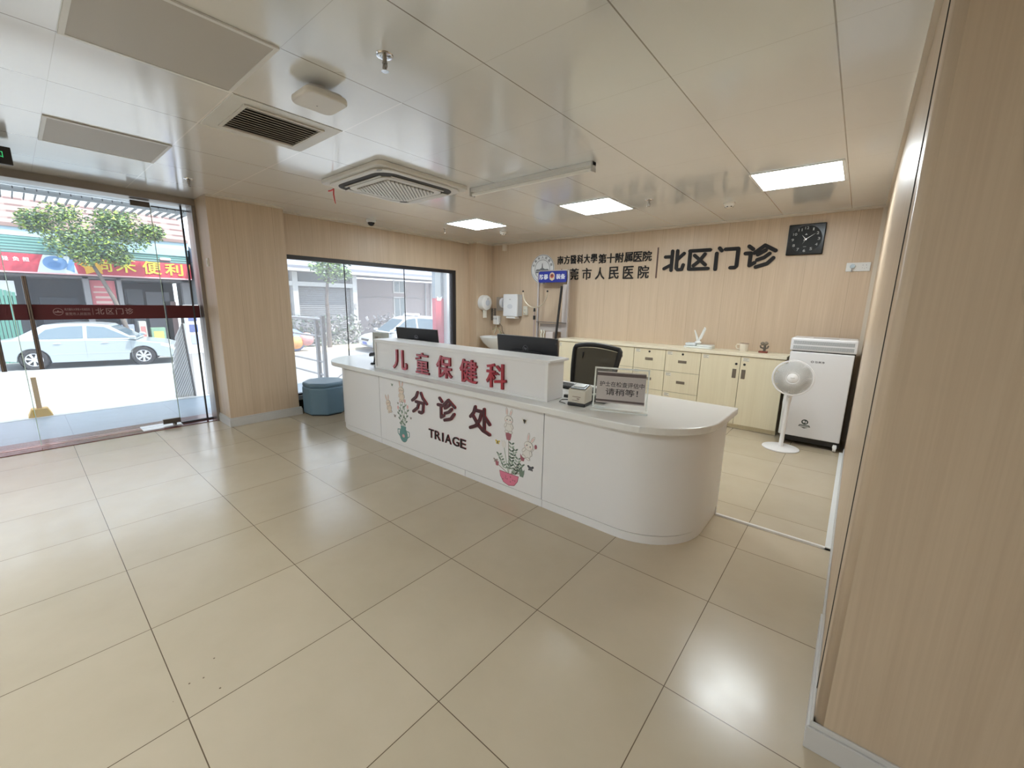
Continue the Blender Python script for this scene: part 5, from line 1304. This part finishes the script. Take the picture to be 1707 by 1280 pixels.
# shop front
PL = mat('shop_pillar', (.28, .28, .29), .7)
for y0, y1 in ((1.62, 1.78), (2.55, 2.68), (4.6, 4.85), (-4, -3.8)): MB().box(-20.6, -20.3, y0, y1, G0, 2.1).build('pillar', PL, t, True)
m = MB(); m.box(-20.45, -20.42, 1.80, 2.5, 1.0, 1.98); m.build('red_poster', mat('poster_red', (.62, .18, .20), .6), t, True)
m = MB(); m.box(-20.41, -20.40, 1.9, 2.35, 1.1, 1.2); m.box(-20.41, -20.40, 1.9, 2.4, 1.3, 1.38); m.box(-20.41, -20.40, 1.86, 2.3, 1.5, 1.56); m.box(-20.41, -20.40, 1.9, 2.2, 1.7, 1.76); m.build('poster_text', mat('poster_pale', (.66, .48, .42), .6), t, True)
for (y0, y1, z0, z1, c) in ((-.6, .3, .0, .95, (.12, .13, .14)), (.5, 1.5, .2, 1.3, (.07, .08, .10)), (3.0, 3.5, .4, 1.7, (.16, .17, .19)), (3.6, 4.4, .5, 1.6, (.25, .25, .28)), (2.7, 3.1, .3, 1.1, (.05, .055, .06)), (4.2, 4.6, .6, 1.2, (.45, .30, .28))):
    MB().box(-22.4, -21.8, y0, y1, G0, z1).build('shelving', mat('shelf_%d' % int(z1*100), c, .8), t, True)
t2 = thing('green_curtain', 'white and green folding shutter at the left edge of the shop front', 'shutter', (-20.2, -.45, G0))
m = MB()
for k in range(6): m.box(-20.22, -20.16, -.60+k*.09, -.53+k*.09, G0, 1.62-(k*.03))
m.build('slats', mat('curtain_green', (.16, .42, .32), .6), t2, True)
MB().box(-20.20, -20.18, -.8, -.05, 1.35, 1.85).build('cloth', mat('curtain_white', (.70, .75, .75), .7), t2, True)
random.seed(9)
cols = [(.6, .2, .2), (.65, .5, .15), (.3, .35, .5), (.5, .5, .45), (.2, .35, .25), (.7, .68, .6)]
names = ['red and white goods carton under the poster at the shop front', 'yellow goods carton beside the shop poster', 'blue-grey goods carton right of the shop pillar', 'pale goods carton with dark print at the shop front', 'green goods crate beside the shop doorway', 'cream goods carton near the shop doorway']
for k, (y0, wdt, zz) in enumerate(((1.5, .35, .35), (1.95, .4, .28), (2.45, .35, .40), (2.95, .22, .52), (3.3, .45, .25), (4.35, .4, .40))):
    bx = thing('goods_carton', names[k], 'carton', (-20.0, y0+wdt/2, G0)); MB().box(-.15, .15, -wdt/2, wdt/2, 0, zz-G0-.1).build('box', mat('carton_%d' % k, cols[k], .7), bx); m = MB().box(.15, .155, -wdt*.35, wdt*.35, (zz-G0)*.5, (zz-G0)*.8); m.build('print', mat('carton_face_%d' % k, cols[(k+3) % 6], .7), bx)
# notice board with blue sheets beside the shop
t = thing('notice_board', 'white panel with blue printed sheets standing beyond the slatted panel', 'board', (-9, 2.28, G0))
MB().box(-.03, .03, -.13, .16, 1.15, 2.2).build('panel', mat('board_panel', (.62, .66, .70), .5), t)
m = MB()
for z in (1.86, 1.62): m.box(.03, .035, -.07, .08, z, z+.16)
m.build('sheet', mat('sheet_blue', (.12, .16, .36), .5), t)
MB().box(.03, .036, -.06, .08, 1.36, 1.56).build('sheet', mat('sheet_lilac', (.42, .50, .80), .5), t)
for y in (-.11, .14): MB().box(-.03, .03, y-.02, y+.02, 0, 1.15).build('leg', GREY, t)

# ---- buildings behind the window
t = thing('white_framed_building', 'grey building with white columns and beams beyond the wide window', 'building', (-21, 9.5, G0))
WC = mat('column_white', (.55, .56, .56), .6)
MB().box(-23, -19.3, 4.95, 11.75, G0, 2.85).build('wall', mat('shutter_grey', (.26, .27, .28), .7), t, True)
for y in (5.0, 8.62, 11.72): MB().box(-19.3, -19.0, y, y+.24, G0, 2.72).build('column', WC, t, True)
MB().box(-19.28, -19.02, 4.95, 11.9, 2.05, 2.26).build('beam', WC, t, True)
MB().box(-19.4, -18.6, 4.95, 20, 2.74, 2.86).build('eave', WC, t, True)
m = MB(); m.prism([(-18.7, 2.86), (-18.7, 3.0), (-23, 4.6), (-23, 2.86)], 1, 4.95, 20); m.build('roof', mat('roof_bluegrey', (.20, .22, .27), .6), t, True)
MB().box(-19.3, -19.27, 9.0, 11.6, 2.30, 2.70).build('upper_window', mat('upper_glass', (.20, .22, .23), .3), t, True)
m = MB()
for k in range(22): m.box(-19.3, -19.275, 8.9, 11.7, -.3+k*.105, -.3+k*.105+.05)
m.build('roller_shutter', mat('shutter_slat', (.30, .31, .32), .5), t, True)
MB().box(-19.0, -18.97, 11.76, 11.90, .95, 1.25).build('meter_box', GREY, t, True)
t = thing('pink_tiled_building', 'pale pink tiled two-storey building beyond the patrol car', 'building', (-24, 17, G0))
MB().box(-26, -22, 11.98, 30, G0, 2.72).build('wall', tiled('pink_tile', (.47, .41, .41), (.40, .35, .36), (1, 2), (.25, .12), .006, .6), t, True)
GW = mat('far_window', (.30, .36, .38), .25)
for (y0, y1, z0, z1) in ((16.35, 17.15, 2.0, 2.68), (16.35, 17.15, .28, 1.6)):
    f_ = MB().box(-22.0, -21.94, y0-.08, y1+.08, z0-.08, z1+.08).build('window', WHITE, t, True)
    MB().box(-21.945, -21.93, y0, (y0+y1)/2-.03, z0, z1).build('window_pane', GW, f_, True); MB().box(-21.945, -21.93, (y0+y1)/2+.03, y1, z0, z1).build('window_pane', GW, f_, True)
for y in (18.9, 19.4, 20.3): MB().cyl((-21.9, y, G0), (-21.9, y, 2.7), .05, n=8).build('drain_pipe', WC, t, True)
m = MB(); m.tube([(-21.9, 12.4+k*.7, 1.62+.06*math.sin(k*1.9)) for k in range(12)], .02, 5); m.build('cable', GREY, t, True)
# foliage mess and rubble, uncountable
rnd = random.Random(4)
def scatter(name, label, cat, x0, x1, y0, y1, h, n, cols, sz):
    m = MB()
    for k in range(n):
        x, y = rnd.uniform(x0, x1), rnd.uniform(y0, y1); z = G0+rnd.random()**1.6*h
        a = Vector((rnd.uniform(-1, 1), rnd.uniform(-1, 1), rnd.uniform(-.2, 1))).normalized(); b_ = a.orthogonal().normalized(); q = rnd.uniform(.5, 1)*sz
        p = Vector((x, y, z)); c = a.cross(b_)*q*.3
        m.add([p-b_*q*.3, p+b_*q*.3, p+a*q+b_*q*.15, p+a*q-b_*q*.15, p+c], [(0, 1, 2, 3), (0, 3, 4), (1, 4, 2)], rnd.randrange(len(cols)))
    return m.build(name, cols, label=label, cat=cat, kind='stuff')
scatter('shrubbery', 'pale tangled shrubs and litter below the hazy tree', 'shrubs', -18.6, -18.0, 7.4, 11.6, 1.5, 900, [mat('shrub_a', (.22, .28, .22), .7), mat('shrub_b', (.34, .36, .34), .7), mat('shrub_c', (.46, .46, .48), .7)], .25)
scatter('scrap_pile', 'pile of grey bicycles and scrap along the pink building', 'scrap', -18.5, -17.9, 12.1, 15.6, 1.5, 500, [mat('scrap_a', (.16, .16, .17), .7), mat('scrap_b', (.40, .40, .42), .6)], .35)
t = thing('covered_goods', 'blue and orange covered goods heap behind the stainless railing', 'goods', (-16.9, 7.4, G0))
m = MB(); m.sphere((0, 0, .55), .55, 14, sc=(.8, 1.3, 1)); m.build('tarpaulin', mat('tarp_blue', (.16, .24, .55), .6), t)
m = MB(); m.sphere((.3, .15, .50), .30, 12); m.sphere((.3, -.35, .35), .28, 12); m.build('bundle', mat('bundle_orange', (.70, .36, .12), .6), t)
m = MB(); m.sphere((.35, .6, .62), .30, 12); m.build('bundle', mat('bundle_pink', (.62, .30, .30), .6), t)
struct('kerb', MB().box(-18.7, -16.3, 5.0, 20, G0, G0+.10), mat('kerb_cream', (.60, .55, .42), .8))
# end column with red sign by the far end of our front
struct('street_column', MB().box(-6.25, -5.85, 6.85, 7.22, G0, 2.9), mat('end_column_white', (.66, .69, .69), .6))
t = thing('column_sign', 'tall red and grey sign box beside the white column outside the window', 'sign', (-6.05, 6.68, .0))
MB().box(-6.1, -5.98, 6.58, 6.84, 1.50, 2.9).build('grey_part', mat('sign_bluegrey', (.30, .35, .38), .5), t, True)
MB().box(-6.1, -5.97, 6.58, 6.84, .35, 1.50).build('red_part', mat('sign_redpink', (.62, .12, .16), .5), t, True)
MB().box(-6.08, -6.0, 6.60, 6.82, G0, .35).build('lower_post', mat('sign_post', (.45, .5, .6), .5), t, True)
MB().prism([(6.62, 1.44), (6.74, 1.44), (6.80, 1.56), (6.70, 1.50), (6.62, 1.55)], 0, -5.97, -5.96).build('white_mark', WHITE, t, True)
# bicycle just outside the window
t = thing('bicycle', 'bicycle parked outside below the window behind the stool', 'bicycle', (-7.2, 5.1, G0), R(110))
BKM = mat('bike_dark', (.10, .10, .11), .5)
for x in (-.52, .52):
    MB().tube([(x+.31*math.cos(2*PI*k/28), 0, .33+.31*math.sin(2*PI*k/28)) for k in range(29)], .018, 6, caps=False).build('wheel', BKM, t)
m = MB(); m.tube([(-.52, 0, .33), (-.12, 0, .30), (.36, 0, .72), (-.2, 0, .74), (-.12, 0, .30)], .016, 6); m.tube([(-.52, 0, .33), (-.2, 0, .74), (-.22, 0, .86)], .014, 6); m.tube([(.52, 0, .33), (.34, 0, .92)], .016, 6); m.build('frame', mat('bike_silver', (.55, .56, .58), .3, .5), t)
m = MB(); m.tube([(.28, -.26, 1.0), (.33, 0, .94), (.28, .26, 1.0)], .012, 6); m.build('handlebar', BKM, t)
m = MB(); m.prism([(-.36, -.07), (-.36, .07), (-.10, .02), (-.10, -.02)], 2, .86, .91); m.build('saddle', BKM, t, bevel=.015)
